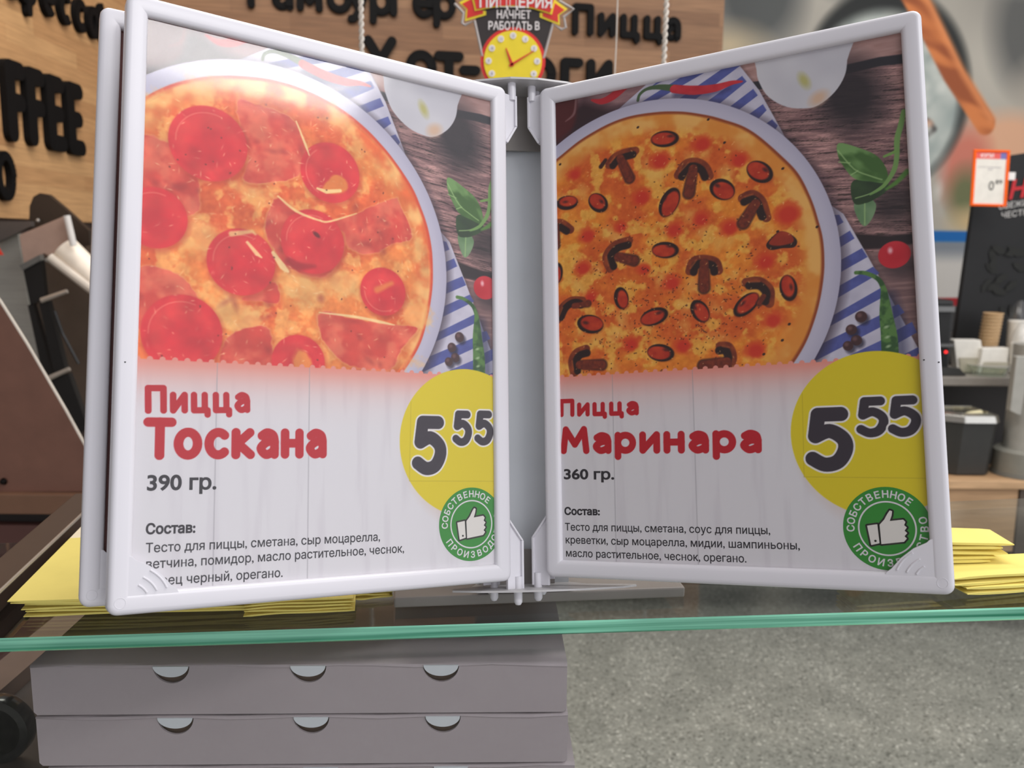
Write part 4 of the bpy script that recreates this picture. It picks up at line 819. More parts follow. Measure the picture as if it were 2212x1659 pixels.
flat([(-1.2372,2.3,1.289), (-1.2126,2.3,1.2952), (-1.1796,2.3,1.1124), (-1.2097,2.3,1.1023)], 0, .02, 'guide_strip', BLK)
flat([(-1.2147,2.28,1.0929), (-1.1626,2.28,1.1081), (-1.1215,2.28,0.9611), (-1.1625,2.28,0.9356)], 0, .02, 'guide_strip', BLK)
MB().tube([(-1.1924,2.29,1.2696), (-1.176,2.29,1.2117), (-1.1392,2.29,1.1314)], .004).build('black_cord', BLK, sh_)
for a, b in (((-1.224,2.29,1.297), (-1.1561,2.29,1.3215)), ((-1.2118,2.27,1.0945), (-1.1543,2.27,1.1206))):
    MB().cone(a, b, .007, .0055, 14).build('peg', mat('peg_steel', (190, 180, 168), .3, .6), sh_, smooth=True)
for p in ((-1.3245,2.49,1.5062), (-1.2241,2.33,1.3999)): MB().lathe([(0, .004), (.004, .003), (.005, 0)], p, (0, -1, 0), 12).build('bolt', mat('bolt_steel', (226, 222, 214), .25, .7), sh_)
flat([(-1.3489,2.33,1.4337), (-1.3373,2.33,1.4122), (-1.3531,2.33,1.4121)], 0, .002, 'warning_label', mat('red_label', (214, 58, 40), .5))
flat([(-1.5262,2.4,0.9652), (-1.1139,2.4,0.9687), (-1.1351,2.4,0.6338), (-1.5561,2.4,0.6301)], 0, .5, 'stand', mat('stand_brown', (62, 50, 44), .6))

cb = thing('brown_cabinet', 'brown cabinet with a slanted glass cheek beside the display shelf', 'cabinet', (-.9, 1.45, 0))
q = [(-0.8603,1.4,1.4203), (-0.8149,1.4,1.3515), (-0.7795,1.4,1.2874), (-0.7243,1.4,1.1778), (-0.6749,1.4,1.0724), (-0.6615,1.4,1.0436), (-0.8939,1.4,1.0416)]
flat(q, 0, .006, 'slanted_cheek', BR1, cb)
MB().tube([Vector(p) + Vector((0, .003, .001)) for p in q[:6]], .0028, 8).build('bright_edge', mat('pale_glass_edge', (196, 186, 172), .3), cb)
MB().lathe([(0, .006), (.004, .005), (.006, 0)], (-0.8319,1.398,1.0599), (0, -1, 0), 14).build('screw', mat('dark_screw', (30, 26, 24), .3, .8), cb)
a, b = Vector((-0.8875,1.39,1.0445)), Vector((-0.6077,1.39,1.0469))
MB().obox((a.x, 1.385, 1.008), (.6, 0, 0), (0, .3, 0), (0, 0, .034)).build('top_rail', mat('rail_brown', (112, 80, 60), .5), cb, bev=.002)
MB().obox((a.x, 1.42, .985), (.6, 0, 0), (0, .2, 0), (0, 0, .023)).build('shadow_gap', mat('gap_dark', (40, 32, 28), .6), cb)
MB().obox((a.x, 1.4, .0), (.6, 0, 0), (0, .3, 0), (0, 0, .985)).build('carcass', mat('maroon_front', (84, 52, 46), .5), cb)

# ------------------------------------------------------------------ glass shelf, rail
GZ = 1.22
def edge_glass(name):
    m = bpy.data.materials.new(name); m.use_nodes = True; t = m.node_tree; b = t.nodes['Principled BSDF']; L_ = t.links.new
    tx = t.nodes.new('ShaderNodeTexCoord'); mp = t.nodes.new('ShaderNodeMapping'); mp.inputs['Scale'].default_value = (1.7, 1.7, 130); mp.inputs['Location'].default_value = (.35, 0, 0)
    ns = t.nodes.new('ShaderNodeTexNoise'); ns.inputs['Scale'].default_value = 1.6; ns.inputs['Detail'].default_value = 3; L_(tx.outputs['Object'], mp.inputs[0]); L_(mp.outputs[0], ns.inputs['Vector'])
    r = t.nodes.new('ShaderNodeValToRGB'); r.color_ramp.elements[0].position = .36; r.color_ramp.elements[0].color = (*lin((52, 142, 110)), 1); r.color_ramp.elements[1].position = .62; r.color_ramp.elements[1].color = (*lin((166, 246, 214)), 1)  # mint-to-green streaks put light inside the glass into the edge colour
    L_(ns.outputs['Fac'], r.inputs[0]); L_(r.outputs[0], b.inputs['Base Color']); b.inputs['Roughness'].default_value = .12; b.inputs['IOR'].default_value = 1.5
    tr = t.nodes.new('ShaderNodeBsdfTransparent'); tr.inputs[0].default_value = (.2, .6, .42, 1); mx = t.nodes.new('ShaderNodeMixShader'); mx.inputs[0].default_value = .22
    L_(b.outputs[0], mx.inputs[1]); L_(tr.outputs[0], mx.inputs[2]); L_(mx.outputs[0], t.nodes['Material Output'].inputs['Surface'])
    return m
q = [(-.362, .4784), (.80, .584), (.80, .85), (-.40, .648)]
mb = MB(); n = 4
mb.add([(x, y, GZ - .0085) for x, y in q] + [(x, y, GZ) for x, y in q], [(3, 2, 1, 0), (4, 5, 6, 7)] + [(i, (i + 1) % n, (i + 1) % n + n, i + n) for i in range(n)])
mb.m = [0, 0, 1, 1, 0, 1]
gs = mb.build('glass_shelf', [clear_sheet('shelf_glass', .015, .9, (.95, .98, .965)), edge_glass('green_glass_edge')], bev=.0009, seg=1); tag(gs, 'clear glass shelf with thick green front edge carrying the menu stand', 'glass shelf')

mb = MB(); p0, p1 = Vector((-.362, .4788, 0)), Vector((.80, .5844, 0)); dy_ = Vector((0, .0005, 0))
mb.obox(p0 + dy_ + Vector((0, 0, .72)), p1 - p0, (0, .003, 0), (0, 0, GZ - .0086 - .72)); mb.m = [1, 1, 0, 2, 0, 1]
fp = mb.build('front_glass', [clear_sheet('front_pane_glass', .02, .8, (.975, .985, .98)), edge_glass('green_glass_edge'), clear_sheet('pane_back', .02, 0, (1, 1, 1))]); tag(fp, 'clear upright front glass below the green edge of the shelf', 'glass pane')
rl = thing('shelf_rail', 'dark brown metal rail along the left end of the glass shelf', 'rail', (-.36, .6, 1.2))
ri = lambda y: -.3155 - .161 * (y - .5166)
def rail(name, y0, y1, i0, i1, z0, z1, m, parent, bev=0):
    mb = MB(); mb.prism([(ri(y0) + i0, y0), (ri(y0) + i1, y0), (ri(y1) + i1, y1), (ri(y1) + i0, y1)], lambda a, b, c: Vector((a, b, c)), z0, z1); return mb.build(name, m, parent, bev=bev)
rail('rail_top', .40, .735, -.026, 0, 1.2225, 1.235, mat('brown_rail_paint', (66, 52, 45), .45, .1), rl, .0015)
MB().tube([(ri(y) - .0005, y, 1.2352) for y in (.40, .6, .735)], .0014, 8).build('bright_bead', mat('bead_steel', (190, 182, 172), .3, .7), rl)
rail('rail_skirt', .40, .735, -.024, -.004, 1.196, 1.222, mat('maroon_dark', (52, 36, 32), .5), rl)
mb = MB(); mb.prism([(ri(.59) - .003, .59), (ri(.59) + .011, .59), (ri(.66) + .011, .66), (ri(.66) - .003, .66)], lambda a, b, c: Vector((a, b, c)), 1.221, 1.2225); mb.build('clamp_tongue', mat('clamp_grey', (120, 108, 104), .35, .6), rl)

# ------------------------------------------------------------------ pizza boxes under the glass
CARD = mat('shaded_box_board', (168, 156, 160), .7, 0, .03, 6); TABM = mat('lit_tab_board', (212, 214, 220), .6, 0, .02, 6); CARDIN = mat('brown_board_core', (96, 74, 60), .8); CARDE = mat('bare_board_edge', (190, 182, 180), .7)  # shade under glass put into board colour, ceiling light into tab colour
BX, BY, BW, BD, BH = -.2975, .511, .334, .32, .0345
yaw = math.radians(1.6)
def box_fn(dx): return lambda a, b, c: Vector((BX + dx + a * math.cos(yaw) - b * math.sin(yaw), BY + a * math.sin(yaw) + b * math.cos(yaw), c))
def pizza_box(k, label, dx):
    z1 = 1.19 - k * BH; z0 = z1 - BH + .0012; f = box_fn(dx)
    t = thing('pizza_box', label, 'pizza box', f(BW / 2, BD / 2, z0), 'white pizza boxes in a stack')
    cs = [.0865, .1715, .2545]; r = .0113
    top = [(BW, z1 - .0012)]
    for c in reversed(cs): top += [(c + r * math.cos(math.radians(-a)), z1 - .0012 - r * math.sin(math.radians(a))) for a in range(0, 181, 12)]
    front = [(0, z0 + .002), (.002, z0), (BW - .002, z0), (BW, z0 + .002)] + top + [(0, z1 - .0012)]
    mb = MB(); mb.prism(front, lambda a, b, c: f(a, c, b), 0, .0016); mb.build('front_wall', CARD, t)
    mb = MB()
    for (a0, b0), (a1, b1) in (((0, .0016), (.0016, BD)), ((BW - .0016, .0016), (BW, BD)), ((0, BD - .0016), (BW, BD))): mb.prism([(a0, b0), (a1, b0), (a1, b1), (a0, b1)], f, z0, z1 - .0012)
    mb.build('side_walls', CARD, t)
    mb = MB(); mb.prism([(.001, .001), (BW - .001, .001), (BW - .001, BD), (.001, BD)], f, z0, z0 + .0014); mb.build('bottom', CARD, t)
    mb = MB(); mb.prism([(.004, .004), (BW - .004, .004), (BW - .004, .009), (.004, .009)], f, z0 + .002, z1 - .003); mb.build('inner_flap', CARDIN, t)
    # lid with a softly rolled front edge
    ny = 12; mb = MB(); pr = [(.0006, -.0016), (.0007, -.0012), (.0014, -.0003), (.004, 0), (BD, 0)]
    vs = []; m = 15
    for b, dz in pr:
        for i in range(m): vs.append(f(BW * i / (m - 1), b - .0012, z1 + dz + .0009 * math.sin(i * 1.7 + k * 2) * (1 if b < .001 else .25)))
    fs = [(j * m + i, j * m + i + 1, (j + 1) * m + i + 1, (j + 1) * m + i) for j in range(len(pr) - 1) for i in range(m - 1)]
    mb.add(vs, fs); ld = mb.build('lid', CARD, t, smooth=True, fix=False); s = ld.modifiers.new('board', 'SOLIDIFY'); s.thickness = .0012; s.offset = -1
    for c in cs:
        P = [(c + (r - .0004) * math.cos(math.radians(a)), z1 - .0008 - .0074 * math.sin(math.radians(a))) for a in range(0, 181, 12)]
        mb = MB(); mb.prism(P, lambda a, b, cc: f(a, cc + (z1 - b) * .1, b), -.0014, -.0004); mb.build('lock_tab', TABM, t)
    return t
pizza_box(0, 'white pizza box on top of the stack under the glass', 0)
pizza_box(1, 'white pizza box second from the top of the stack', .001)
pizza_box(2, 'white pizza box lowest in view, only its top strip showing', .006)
us = thing('under_shelf', 'dark shelf under the pizza box stack', 'shelf', (-.14, .66, 1.06)); zt = 1.19 - 3 * BH + .001
MB().box((-.40, .519, zt - .02), (.02, .83, zt)).build('board', mat('under_shelf_board', (60, 50, 46), .6), us)
MB().box((-.40, .60, .0), (-.2, .80, zt - .0205)).build('pedestal', mat('under_shelf_board', (60, 50, 46), .6), us)
MB().box((-.43, .519, zt - .02), (-.401, .83, 1.10)).build('end_panel', mat('end_panel_brown', (112, 92, 82), .5), us)
tr_ = thing('tape_roll', 'small roll of black tape standing left of the pizza boxes', 'tape', (-.3585, .575, zt))
cz = zt + .0242
MB().lathe([(.0178, 0), (.0235, 0), (.0242, .0015), (.0242, .0105), (.0235, .012), (.0178, .012), (.0178, 0)], (-.3585, .566, cz), (0, 1, 0), 48).build('tape', mat('black_gloss_tape', (14, 14, 15), .25, coat=.5), tr_, smooth=True)
MB().lathe([(.0150, .0002), (.0177, .0002), (.0177, .0118), (.0150, .0118), (.0150, .0002)], (-.3585, .566, cz), (0, 1, 0), 48).build('core', mat('tape_core', (226, 196, 150), .3, .3), tr_, smooth=True)
MB().lathe([(0, .009), (.0149, .009), (.0149, .0105), (0, .0105)], (-.3585, .566, cz), (0, 1, 0), 48).build('core_cap', mat('core_cap_grey', (150, 156, 146), .4), tr_)

# ------------------------------------------------------------------ yellow paper bags lying on the glass
YEL = mat('yellow_paper', (240, 222, 122), .75, 0, .05, 20); YEP = mat('pale_band_paper', (240, 226, 196), .75)
def bag(c, z, th, seed, group, label, tilt=(0, 0), band=False):
    """a flat paper bag: two sheets joined at a rolled fold"""
    t = None; r = random.Random(seed); nx, ny = 14, 8; c = [Vector((p[0], p[1], 0)) for p in c]; vs = []
    ph = r.random() * 6
    for s in (0, 1):
        for j in range(ny + 1):
            for i in range(nx + 1):
                a, b = i / nx, j / ny; p = c[0] * (1 - a) * (1 - b) + c[1] * a * (1 - b) + c[2] * a * b + c[3] * (1 - a) * b
                e = min(1, min(a, 1 - a) * 12, min(b, 1 - b) * 8 + .55); h = th * (.5 + (s - .5) * (.25 + .75 * e))
                vs.append((p.x, p.y + .0006 * math.sin(a * 9 + ph) * (1 - b), z + h + tilt[0] * a + tilt[1] * b + th * .25 * math.sin(a * 5 + ph)))
    k = (nx + 1) * (ny + 1); id_ = lambda i, j: j * (nx + 1) + i; fs = []
    for j in range(ny):
        for i in range(nx): fs += [(id_(i, j), id_(i, j + 1), id_(i + 1, j + 1), id_(i + 1, j)), (k + id_(i, j), k + id_(i + 1, j), k + id_(i + 1, j + 1), k + id_(i, j + 1))]
    ed = [id_(i, 0) for i in range(nx)] + [id_(nx, j) for j in range(ny)] + [id_(i, ny) for i in range(nx, 0, -1)] + [id_(0, j) for j in range(ny, 0, -1)]
    for i in range(len(ed)): a, b = ed[i], ed[(i + 1) % len(ed)]; fs.append((a, b, b + k, a + k))
    mb = MB(); mb.add(vs, fs)
    if band:
        mb.m = [1 if (f >= 0 and max(mb.v[i][1] for i in fc) > band) and fc[0] >= k else 0 for f, fc in enumerate(mb.f)]
    o = mb.build('paper_bag', [YEL, YEP], None, smooth=True); return tag(o, label, 'paper bag', group)
def corners(fl, fr, depth):
    fl, fr = Vector(fl[:2]), Vector(fr[:2]); d = (fr - fl).normalized(); n_ = Vector((-d.y, d.x)); return [fl, fr, fr + n_ * depth, fl + n_ * depth]
fl_ = Vector((-0.3058,0.5131,1.2212))
for k in range(6):
    up_ = k >= 4; z = GZ + .0006 + .0021 * k + (.0006 if up_ else 0); o = -.003 + .0012 * math.sin(k * 2.3) + (-.003 if up_ else 0)
    y0 = fl_.y + (-.004 if up_ else 0) + .0008 * math.sin(k * 3.1); y1 = y0 + .155
    c = [(ri(y0) + .0145 + o + (.0035 if not up_ else 0), y0), (ri(y0) + .175 + o, y0 + .014), (ri(y1) + .175, y1 + .014), (ri(y1) + .013 + o, y1)]
    bag(c, z, .0019, k, 'paper bags at the left rail', ('yellow paper bag in the upper pair beside the brown rail' if up_ else 'yellow paper bag in the lower layer beside the brown rail'), band=.628 if k == 5 else False)
a_, b_ = (-0.1613,0.5159,1.2212), (-0.0981,0.5256,1.2212)
for k in range(5):
    bag(corners((a_[0] - .004, a_[1] + .0008 * k), (b_[0] - .0012 * (k % 3), b_[1] + .0005 * k), .11), GZ + .0006 + .0018 * k, .0016, 20 + k, 'paper bags behind the left menu panel', 'yellow paper bag in the stack under the left menu panel')
a_, b_ = (-0.1,0.5394,1.2212), (-0.0761,0.5444,1.2212)
for k in range(3):
    bag(corners((a_[0] - .001, a_[1] + .004 + .001 * k), (b_[0] - .002 * (k % 2) - .001, b_[1] + .004), .09), GZ + .0006 + .0018 * k, .0016, 30 + k, 'paper bags by the stand foot', 'yellow paper bag beside the grey foot of the stand')
a_, b_ = (0.305,0.5578,1.2212), (0.3579,0.5743,1.2212)
for k in range(4):
    bag(corners((a_[0] - .004 * k + (k % 2) * .004, a_[1] + .001 * k), (b_[0] + .08, b_[1] + .012), .036), GZ + .0007 + .0031 * k, .0024, 40 + k, 'paper bags at the right end', 'yellow paper bag in the lower right bundle with pale fold')
a_, b_ = (0.3001,0.5822,1.236), (0.3351,0.5759,1.236)
for k in range(5):
    w_ = (0, .004, .012, .008, .016)[k]
    bag(corners((a_[0] - .06, a_[1] - .004 + .001 * k), (b_[0] + w_, b_[1] + .012), .03), GZ + .0142 + .0032 * k, .0026, 50 + k, 'paper bags fanned at the right', 'yellow paper bag in the fanned upper right bundle', tilt=(-.0015, .001))

# ------------------------------------------------------------------ menu stand
O = Vector((.0115, .5174, 1.2463)); U = Vector((-.0195, .2514, .9677)).normalized()
EX = Vector((math.cos(math.radians(6.5)), math.sin(math.radians(6.5)), 0)); EX = (EX - U * EX.dot(U)).normalized(); EY = U.cross(EX)
S3 = lambda a, b, c: O + (EX * a + EY * b + U * c) * .001
WHT = mat('white_frame_plastic', (222, 220, 226), .32, 0, .015, 12); GRY = mat('grey_stand_paint', (200, 204, 208), .45, 0, .03); GRD = mat('dark_paint_and_shade', (138, 132, 127), .5, 0)
st = thing('menu_stand', 'grey metal menu stand with pivot plates standing on the glass shelf', 'menu stand', (.02, .56, GZ))
yaw6 = math.radians(6.5); F = Vector((-0.0741,0.5313,1.2205)); bx_ = Vector((math.cos(yaw6), math.sin(yaw6), 0)); by_ = Vector((-math.sin(yaw6), math.cos(yaw6), 0))
Fl = (Vector((0.1156,0.5524,1.2205)) - F).length
mb = MB(); mb.obox(F, bx_ * Fl, by_ * .115, (0, 0, .007)); mb.build('foot_plate', GRD, st, bev=.0012)
mb = MB(); mb.obox(S3(-30, 30, -12), EX * .06, EY * .0018, U * .322); mb.build('column', GRY, st)
mb = MB(); mb.obox(S3(-30, 32, -12), EX * .002, EY * .02, U * .322); mb.obox(S3(28, 32, -12), EX * .002, EY * .02, U * .322); mb.build('column_sides', GRY, st)
plate = [(-47, 3), (-30, -2), (-10, -4.5), (10, -4.5), (35, -2.5), (60, 3), (70, 9), (70, 12), (40, 20), (30, 32), (-30, 32), (-35, 16), (-47, 9)]
for nm, c0, c1, pts in (('bottom_pivot_plate', -7.4, -6.2, plate), ('top_pivot_plate', 320, 321.3, [(-45, 12), (-30, 4), (-8, -2), (10, -2), (30, 2), (52, 12), (52, 20), (40, 52), (-35, 52), (-45, 22)])):
    mb = MB(); mb.prism(pts, S3, c0, c1); mb.build(nm, mat('pale_plate_paint', (190, 188, 188), .4, .1), st)
mb = MB(); mb.obox(S3(-20, 25, 282), EX * .04, EY * .0015, U * .038); mb.build('top_bracket_flange', GRD, st)  # darker tone puts the shade on this flange into its colour
mb = MB(); mb.obox(S3(-20, 25, -6), EX * .04, EY * .0015, U * .022); mb.build('bottom_bracket_flange', GRD, st)  # coloured dark for the shade at the column's lower end
mb = MB(); mb.obox(S3(-24, 33, -12.5), EX * .048, EY * .012, U * .008); mb.build('neck', GRD, st)

# ------------------------------------------------------------------ menu panels
W_, H_ = 227.75, 315.0
def rring(d, r=5.0, n=6):
    r = max(r - d, .25); P = []
    for cx, cy, a0 in ((W_ - d - r, H_ - d - r, 0), (d + r, H_ - d - r, 90), (d + r, d + r, 180), (W_ - d - r, d + r, 270)):
        P += [(cx + r * math.cos(math.radians(a0 + 90 * i / n)), cy + r * math.sin(math.radians(a0 + 90 * i / n))) for i in range(n + 1)]
    return P
def panel(label, origin, xa, left, gusset=True, pin=None, specks=()):
    xa = Vector(xa).normalized(); xa = (xa - U * xa.dot(U)).normalized(); za = xa.cross(U)
    M = Matrix((xa, U, za)).transposed().to_4x4(); M.translation = Vector(origin)
    t = thing('menu_holder', label, 'menu holder', group='hinged menu holders', matrix=M)
    L3 = lambda a, b, c: Vector((a, b, c)) * .001
    prof = [(0, -8.3), (0, -2.6), (.5, -1.1), (1.6, -.2), (3, 0), (7.8, 0), (9.4, -.35), (10.3, -1.2), (10.6, -2.6), (10.6, -8.3)]
    mb = MB(); rings = [rring(d) for d, z in prof]; n = len(rings[0]); vs = [L3(x, y, prof[j][1]) for j, rg in enumerate(rings) for x, y in rg]
    m = len(prof); mb.add(vs, [(j * n + i, j * n + (i + 1) % n, ((j + 1) % m) * n + (i + 1) % n, ((j + 1) % m) * n + i) for j in range(m) for i in range(n)])
    for sx_, sy_ in specks:                                         # little black scuffs on the rim
        k = len(mb.v); mb.add([L3(sx_ + .45 * math.cos(a) * (1 + .4 * math.sin(3 * a)), sy_ + .4 * math.sin(a), .03) for a in np.arange(0, 6.2, .7)], [tuple(range(9))], 1)
    mb.build('frame', [WHT, mat('black_scuff', (24, 22, 24), .7)], t, smooth=True, local=True)
    hx = W_ if left else 0; sg_ = 1 if left else -1; X_ = lambda d: hx + sg_ * d
    ox = lambda x: x if left else W_ - x
    # corner cover with three finger ridges
    if gusset:
        P = [(8.2, 8.2), (33, 8.2), (32, 10.6), (29.6, 12.4), (24.6, 18.2), (18.5, 23.2), (12, 26.4), (10.4, 28), (8.2, 28.6)]
        mb = MB(); mb.prism([(ox(a), b) for a, b in P], L3, -4.5, -.28)
        for rr, a0, a1 in ((19.6, 20, 60), (15.2, 22, 62), (11, 26, 60)):
            mb.tube([L3(ox(7 + rr * math.cos(math.radians(a)) * 1.08), 5.5 + rr * math.sin(math.radians(a)) * .95, -.32) for a in range(a0, a1 + 1, 6)], .0006, 8)
        mb.tube([L3(ox(5.6 + 2.6 * math.cos(math.radians(a))), 6 + 2.6 * math.sin(math.radians(a)), -.02) for a in range(0, 361, 24)], .00018, 6)
        mb.build('corner_cover', WHT, t, local=True, bev=.0003)
    # hinge arms with pivot pins
    for nm, P, yp0, yp1, xo in (('hinge_arm', [(-.6, H_ - 2), (9.4, H_ - 3), (9.4, H_ - 24), (2.2, H_ - 36), (-.6, H_ - 36)], H_ - 6, H_ + 6.4, 6.9),
                                ('hinge_arm', [(-.6, 39), (10.4, 24), (10.4, -5.6), (-.6, -5.6)], -14.6, 2, 7.2)):
        mb = MB(); mb.prism([(X_(a), b) for a, b in P], L3, -6.5, -4.2)
        Q = P[1:4] if yp0 > 100 else P[0:3][::1]
        for p, q_ in zip(Q[:-1], Q[1:]):
            mb.prism([(X_(p[0]), p[1]), (X_(q_[0]), q_[1]), (X_(q_[0] - 1.5), q_[1] + (0 if yp0 < 100 else .6)), (X_(p[0] - 1.5), p[1])], L3, -6.5, -2.6)
        ar = mb.build(nm, WHT, t, local=True, bev=.0003)
        mb = MB(); tip = yp1 + 2.4 if yp0 > 100 else yp0 - 2
        if yp0 > 100: mb.lathe([(.0027, yp0 * .001), (.0027, yp1 * .001), (.0026, yp1 * .001 + .001), (.0016, yp1 * .001 + .0022), (0, yp1 * .001 + .0026)], L3(X_(xo), 0, -5), (0, 1, 0), 16)
        else: mb.lathe([(0, yp0 * .001 - .0012), (.0016, yp0 * .001 - .0008), (.0026, yp0 * .001 + .0008), (.0027, yp0 * .001 + .002), (.0027, yp1 * .001)], L3(X_(xo), 0, -5), (0, 1, 0), 16)
        mb.build('pivot_pin', WHT, ar, smooth=True, local=True)
    if pin is not None:                                             # pivot sleeve standing on the bottom plate
        mb = MB(); q = M.inverted() @ pin; ox_, oz = q.x, q.z
        mb.box((ox_ - .0045, -.006, oz - .004), (ox_ + .0075, .004, oz + .003)); mb.build('pivot_sleeve', mat('grey_sleeve', (196, 194, 198), .4), t, local=True, bev=.0004)
        mb = MB(); mb.lathe([(0, -.0158), (.0016, -.0154), (.0026, -.0138), (.0027, -.0126), (.0027, -.006)], (ox_, 0, oz), (0, 1, 0), 16); mb.build('pivot_pin', WHT, t, smooth=True, local=True)
    return t
def cover(t):
    mb = MB(); mb.add([Vector((x, y, -3.0)) * .001 for x, y in ((9.5, 9.5), (W_ - 9.5, 9.5), (W_ - 9.5, H_ - 9.5), (9.5, H_ - 9.5))], [(0, 1, 2, 3)])
    mb.build('clear_cover', clear_sheet('cover_sheet', .085, 1.0), t, local=True, fix=False)
PL, PR = Vector((.0012, .5141, 1.2461)), Vector((.0217, .5206, 1.2464)); DL, DR = Vector((-.8519, -.5108, .1155)), Vector((.9026, -.4118, .1252))
def hdir(deg, left):
    h = (Vector((1, 0, 0)) - U * U.x).normalized(); return Matrix.Rotation(math.radians(deg if left else -deg), 3, U) @ (-h if left else h)
INK = (182, 18, 34)
t = panel('front left menu panel with tomato and ham pizza poster', PL + DL * .22775, -DL, True, specks=((4.46,123.15),))
poster_sheet(t, art_tuscan, 4.4, 1.4,
    [('Пицца', (14.85,98.01), (67.35,99.74), 14.6, 1.6), ('Тоскана', (14.4,74.89), (109.89,75.54), 21.4, 2.35)],
    [('390 гр.', (16.42,59.95), (50.54,59.93), 10.6, .028), ('Состав:', (16.69,38.38), (40.54,38.1), 7.0, .038), ('Тесто для пиццы, сметана, сыр моцарелла,', (16.88,29.23), (141.84,28.72), 6.5, .011),
     ('ветчина, помидор, масло растительное, чеснок,', (17.09,21.32), (156.81,21.36), 6.5, .011), ('перец черный, орегано.', (17.32,12.98), (85.96,12.53), 6.5, .011)],
    [(*(161.8,66.05), 34.5, 22.5), (*(188.61,83.1), 21.2, 13.4), (*(203.78,83.46), 21.2, 13.4)], (198.6, 85.2), (201.4, 35.6), INK)
cover(t)
t = panel('front right menu panel with seafood and mushroom pizza poster', PR, DR, False, specks=((219.39,121.77), (226.39,120.09)))
poster_sheet(t, art_marinara, 0, 0,
    [('Пицца', (9.83,99.21), (61.65,98.48), 11.4, 1.4), ('Маринара', (10.13,75.92), (133.51,74.26), 17.4, 2.1)],
    [('360 гр.', (11.73,60.45), (45.15,60.12), 8.6, .03), ('Состав:', (11.95,38.37), (35.42,38.36), 6.2, .04), ('Тесто для пиццы, сметана, соус для пиццы,', (12.08,28.65), (136.36,28.85), 6.3, .011),
     ('креветки, сыр моцарелла, мидии, шампиньоны,', (12.24,20.73), (151.98,20.83), 6.3, .011), ('масло растительное, чеснок, орегано.', (12.28,12.66), (122.63,12.76), 6.3, .011)],
    [(*(156.97,64.09), 34.8, 25.0), (*(184.11,82.13), 21.6, 16.2), (*(200,81.97), 21.6, 16.2)], (194.3, 84), (197, 33.2), INK)
cover(t)
BACK = mat('rear_poster_paper', (92, 44, 40), .5)
for (lb, P0, dg, lf), pn in zip((('second left menu panel showing only its white outer edge', PL + Vector((-.0155, .0062, 0)), 28.6, True), ('rearmost left menu panel hidden behind the two before it', PL + Vector((-.018, .0165, 0)), 25, True), ('rear right menu panel hidden behind the seafood poster', PR + Vector((.005, .0105, 0)), 9, False)), (Vector((-0.0064,0.517,1.2429)), Vector((-0.0188,0.519,1.242)), Vector((0.0297,0.523,1.2409)))):
    d = hdir(dg, lf); t = panel(lb, P0 + d * .22775 if lf else P0, -d if lf else d, lf)
    mb = MB(); mb.add([Vector((x, y, -4)) * .001 for x, y in ((9.5, 9.5), (W_ - 9.5, 9.5), (W_ - 9.5, H_ - 9.5), (9.5, H_ - 9.5))], [(0, 1, 2, 3)]); mb.build('poster', BACK, t, local=True, fix=False)

# ------------------------------------------------------------------ hanging cords and the clock sign
ROPE = mat('white_cord', (206, 198, 188), .8)
def rope(x, z0, lean, label, r=.0026):
    mb = MB()
    for ph in (0, math.pi):
        mb.tube([(x + lean * (z - z0) + r * math.cos(z * 260 + ph), 1.6 + r * math.sin(z * 260 + ph), z) for z in np.arange(z0, 2.6, .003)], r * .95, 7)
    o = mb.build('white_rope', ROPE, None, smooth=True); return tag(o, label, 'cord', 'cords hanging behind the menu stand')
rope(-.266, 1.6, .0, 'twisted white cord hanging left of the clock sign')
rope(.2575, 1.6, .012, 'twisted white cord hanging before the beech sign right of the clock')
mb = MB(); mb.tube([(.172, 1.6, 1.62), (.176, 1.6, 1.8), (.180, 1.6, 2.6)], .0011, 6); tag(mb.build('thread', ROPE), 'thin pale thread hanging between clock sign and right cord', 'thread')

ck = thing('clock_sign', 'black cutout sign with red ribbon and yellow clock face', 'sign', (-0.0027,1.4,1.7256))
def layer(nm, pts, y, m, parent=ck, d=.0012):
    mb = MB(); mb.extrude([(p[0], y, p[2]) for p in pts], (0, d, 0)); return mb.build(nm, m, parent)
RED = mat('ribbon_red', (214, 40, 34), .45); YLW = mat('sign_yellow', (240, 214, 40), .45); SBLK = mat('sign_black', (44, 34, 33), .45); SWH = mat('sign_white', (232, 224, 222), .5)
bd_ = layer('body', [(-0.062,1.4,1.8007), (-0.0592,1.4,1.7854), (-0.0485,1.4,1.7326), (-0.0377,1.4,1.6696), (0.0347,1.4,1.6702), (0.0431,1.4,1.7306), (0.0564,1.4,1.7797), (0.0589,1.4,1.8016), (0.0532,1.4,1.8543), (-0.0579,1.4,1.8534)], 1.4, SBLK, d=.003)
C0 = Vector((-0.0027,1.4,1.7256)); px = 1.4 / 1900
def disc(r, n=48): return [(C0.x + r * px * math.cos(2 * math.pi * i / n), 0, C0.z + r * px * math.sin(2 * math.pi * i / n)) for i in range(n)]
fc = layer('clock_rim', disc(67), 1.3985, RED); layer('clock_face', disc(60), 1.3970, YLW, fc)
for k in range(12):
    a = math.radians(30 * k); c = C0 + Vector((math.cos(a) * 50, 0, math.sin(a) * 50)) * px
    layer('hour_dot', [(c.x + 6.5 * px * math.cos(2 * math.pi * i / 14), 0, c.z + 6.5 * px * math.sin(2 * math.pi * i / 14)) for i in range(14)], 1.3962, SWH, fc, .0006)
for k in range(12):
    a = math.radians(90 - 30 * (k + 1)); c = C0 + Vector((math.cos(a) * 50, 0, math.sin(a) * 50)) * px; wd_ = (3.2 if k < 9 else 6) * px
    write(fc, str(k + 1), (c.x - wd_ / 2, 1.3960, c.z - 3 * px), (1, 0, 0), (0, 0, 1), (0, -1, 0), 8 * px, mat('numeral_grey', (96, 96, 120), .6), name='numeral', wmax=wd_)
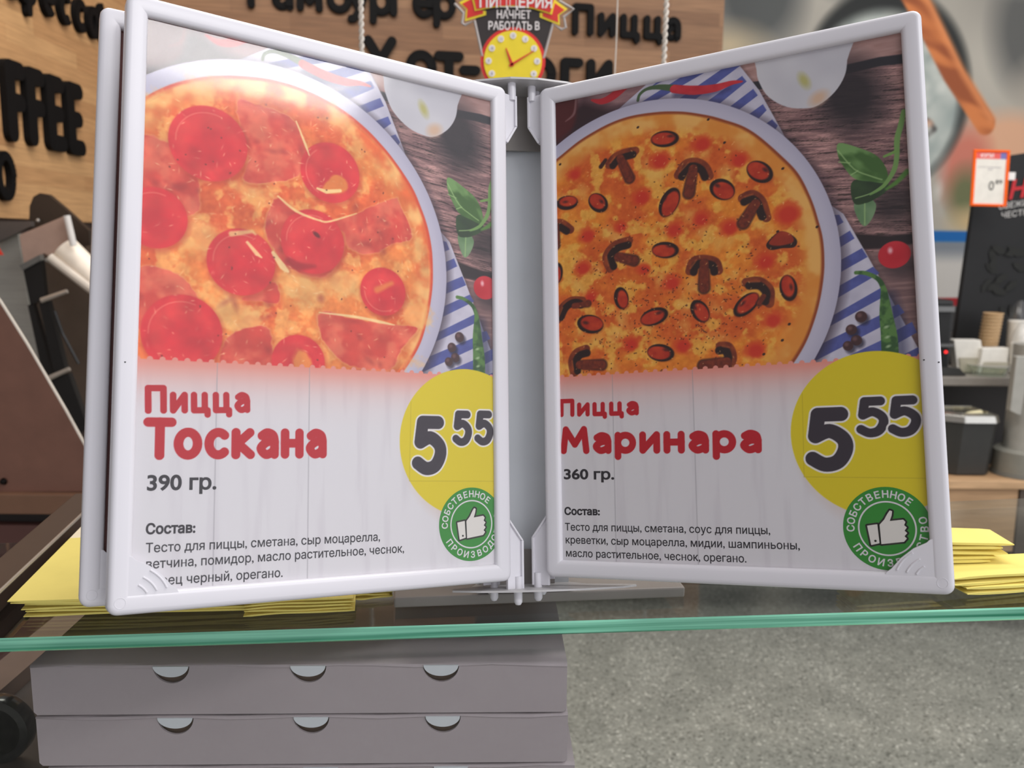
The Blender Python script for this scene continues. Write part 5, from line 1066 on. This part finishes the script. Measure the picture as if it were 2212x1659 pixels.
HB = Vector((-0.0041,1.4,1.7208))
for nm, tip, w in (('hour_hand', (-0.0134,1.4,1.7443), 3.2), ('minute_hand', (0.0289,1.4,1.7406), 2.4)):
    d = (Vector(tip) - HB); n_ = Vector((-d.z, 0, d.x)).normalized() * w * px; b0 = HB - d * .12
    layer(nm, [b0 + n_, b0 - n_, Vector(tip) - n_ * .3, Vector(tip) + n_ * .3], 1.3955, RED, fc, .0006)
for pts, nm in (([(-0.0844,1.4,1.8098), (-0.0739,1.4,1.8006), (-0.0753,1.4,1.7833), (-0.0438,1.4,1.7922), (-0.0438,1.4,1.7981), (-0.0592,1.4,1.7994), (-0.0662,1.4,1.8191)], 'ribbon_tail'), ([(0.0791,1.4,1.8018), (0.0667,1.4,1.793), (0.0677,1.4,1.7784), (0.0374,1.4,1.7895), (0.0373,1.4,1.7961), (0.0527,1.4,1.7949), (0.0594,1.4,1.8149)], 'ribbon_tail')):
    rt = layer(nm, pts, 1.3985, YLW); m = sum((Vector(p) for p in pts), Vector()) / len(pts); layer('ribbon_tail_face', [m + (Vector(p) - m) * .78 for p in pts], 1.3978, RED, rt, .0006)
arcp = [(-0.0606,1.4,1.7974), (-0.0313,1.4,1.8029), (-0.0026,1.4,1.8044), (0.026,1.4,1.8014), (0.0555,1.4,1.793)]; arct = [(0.0634,1.4,1.8241), (0.0326,1.4,1.8318), (-0.0029,1.4,1.8355), (-0.037,1.4,1.8339), (-0.0676,1.4,1.8284)]
rb = layer('ribbon', arcp + arct, 1.3965, YLW); m = Vector((-0.0028,1.4,1.8196)); layer('ribbon_face', [m + Vector(((Vector(p) - m).x * .96, 0, (Vector(p) - m).z * .9)) for p in arcp + arct], 1.3955, RED, rb, .0006)
ux, uz_ = Vector((1, 0, 0)), Vector((0, 0, 1))
for txt, p, w, h in (('ПИЦЦЕРИЯ', (-0.0548,1.395,1.8021), 150, 30), ('НАЧНЕТ', (-0.0284,1.3985,1.7873), 71, 22), ('РАБОТАТЬ В', (-0.0409,1.3985,1.7712), 106, 22)):
    write(bd_, txt, p, ux, uz_, (0, -1, 0), h * px, SWH, .02, name='lettering', wmax=w * px)
ACR = mat('acrylic_edge', (176, 168, 164), .3)
for pts in ([(-0.0914,1.4,1.8084), (-0.0781,1.4,1.7952), (-0.0802,1.4,1.7806), (-0.076,1.4,1.7779), (-0.0613,1.4,1.7841), (-0.0492,1.4,1.7326)], [(0.0664,1.4,1.8136), (0.0882,1.4,1.8018), (0.0737,1.4,1.7904), (0.0768,1.4,1.7752), (0.0706,1.4,1.7724), (0.0571,1.4,1.7803), (0.0438,1.4,1.7306)]):
    MB().tube(pts, .0021, 8).build('acrylic_edge', ACR, ck)
MB().tube([(-0.003,1.401,1.841), (-.003, 1.401, 2.6)], .001, 6).build('suspension_thread', ROPE, ck)
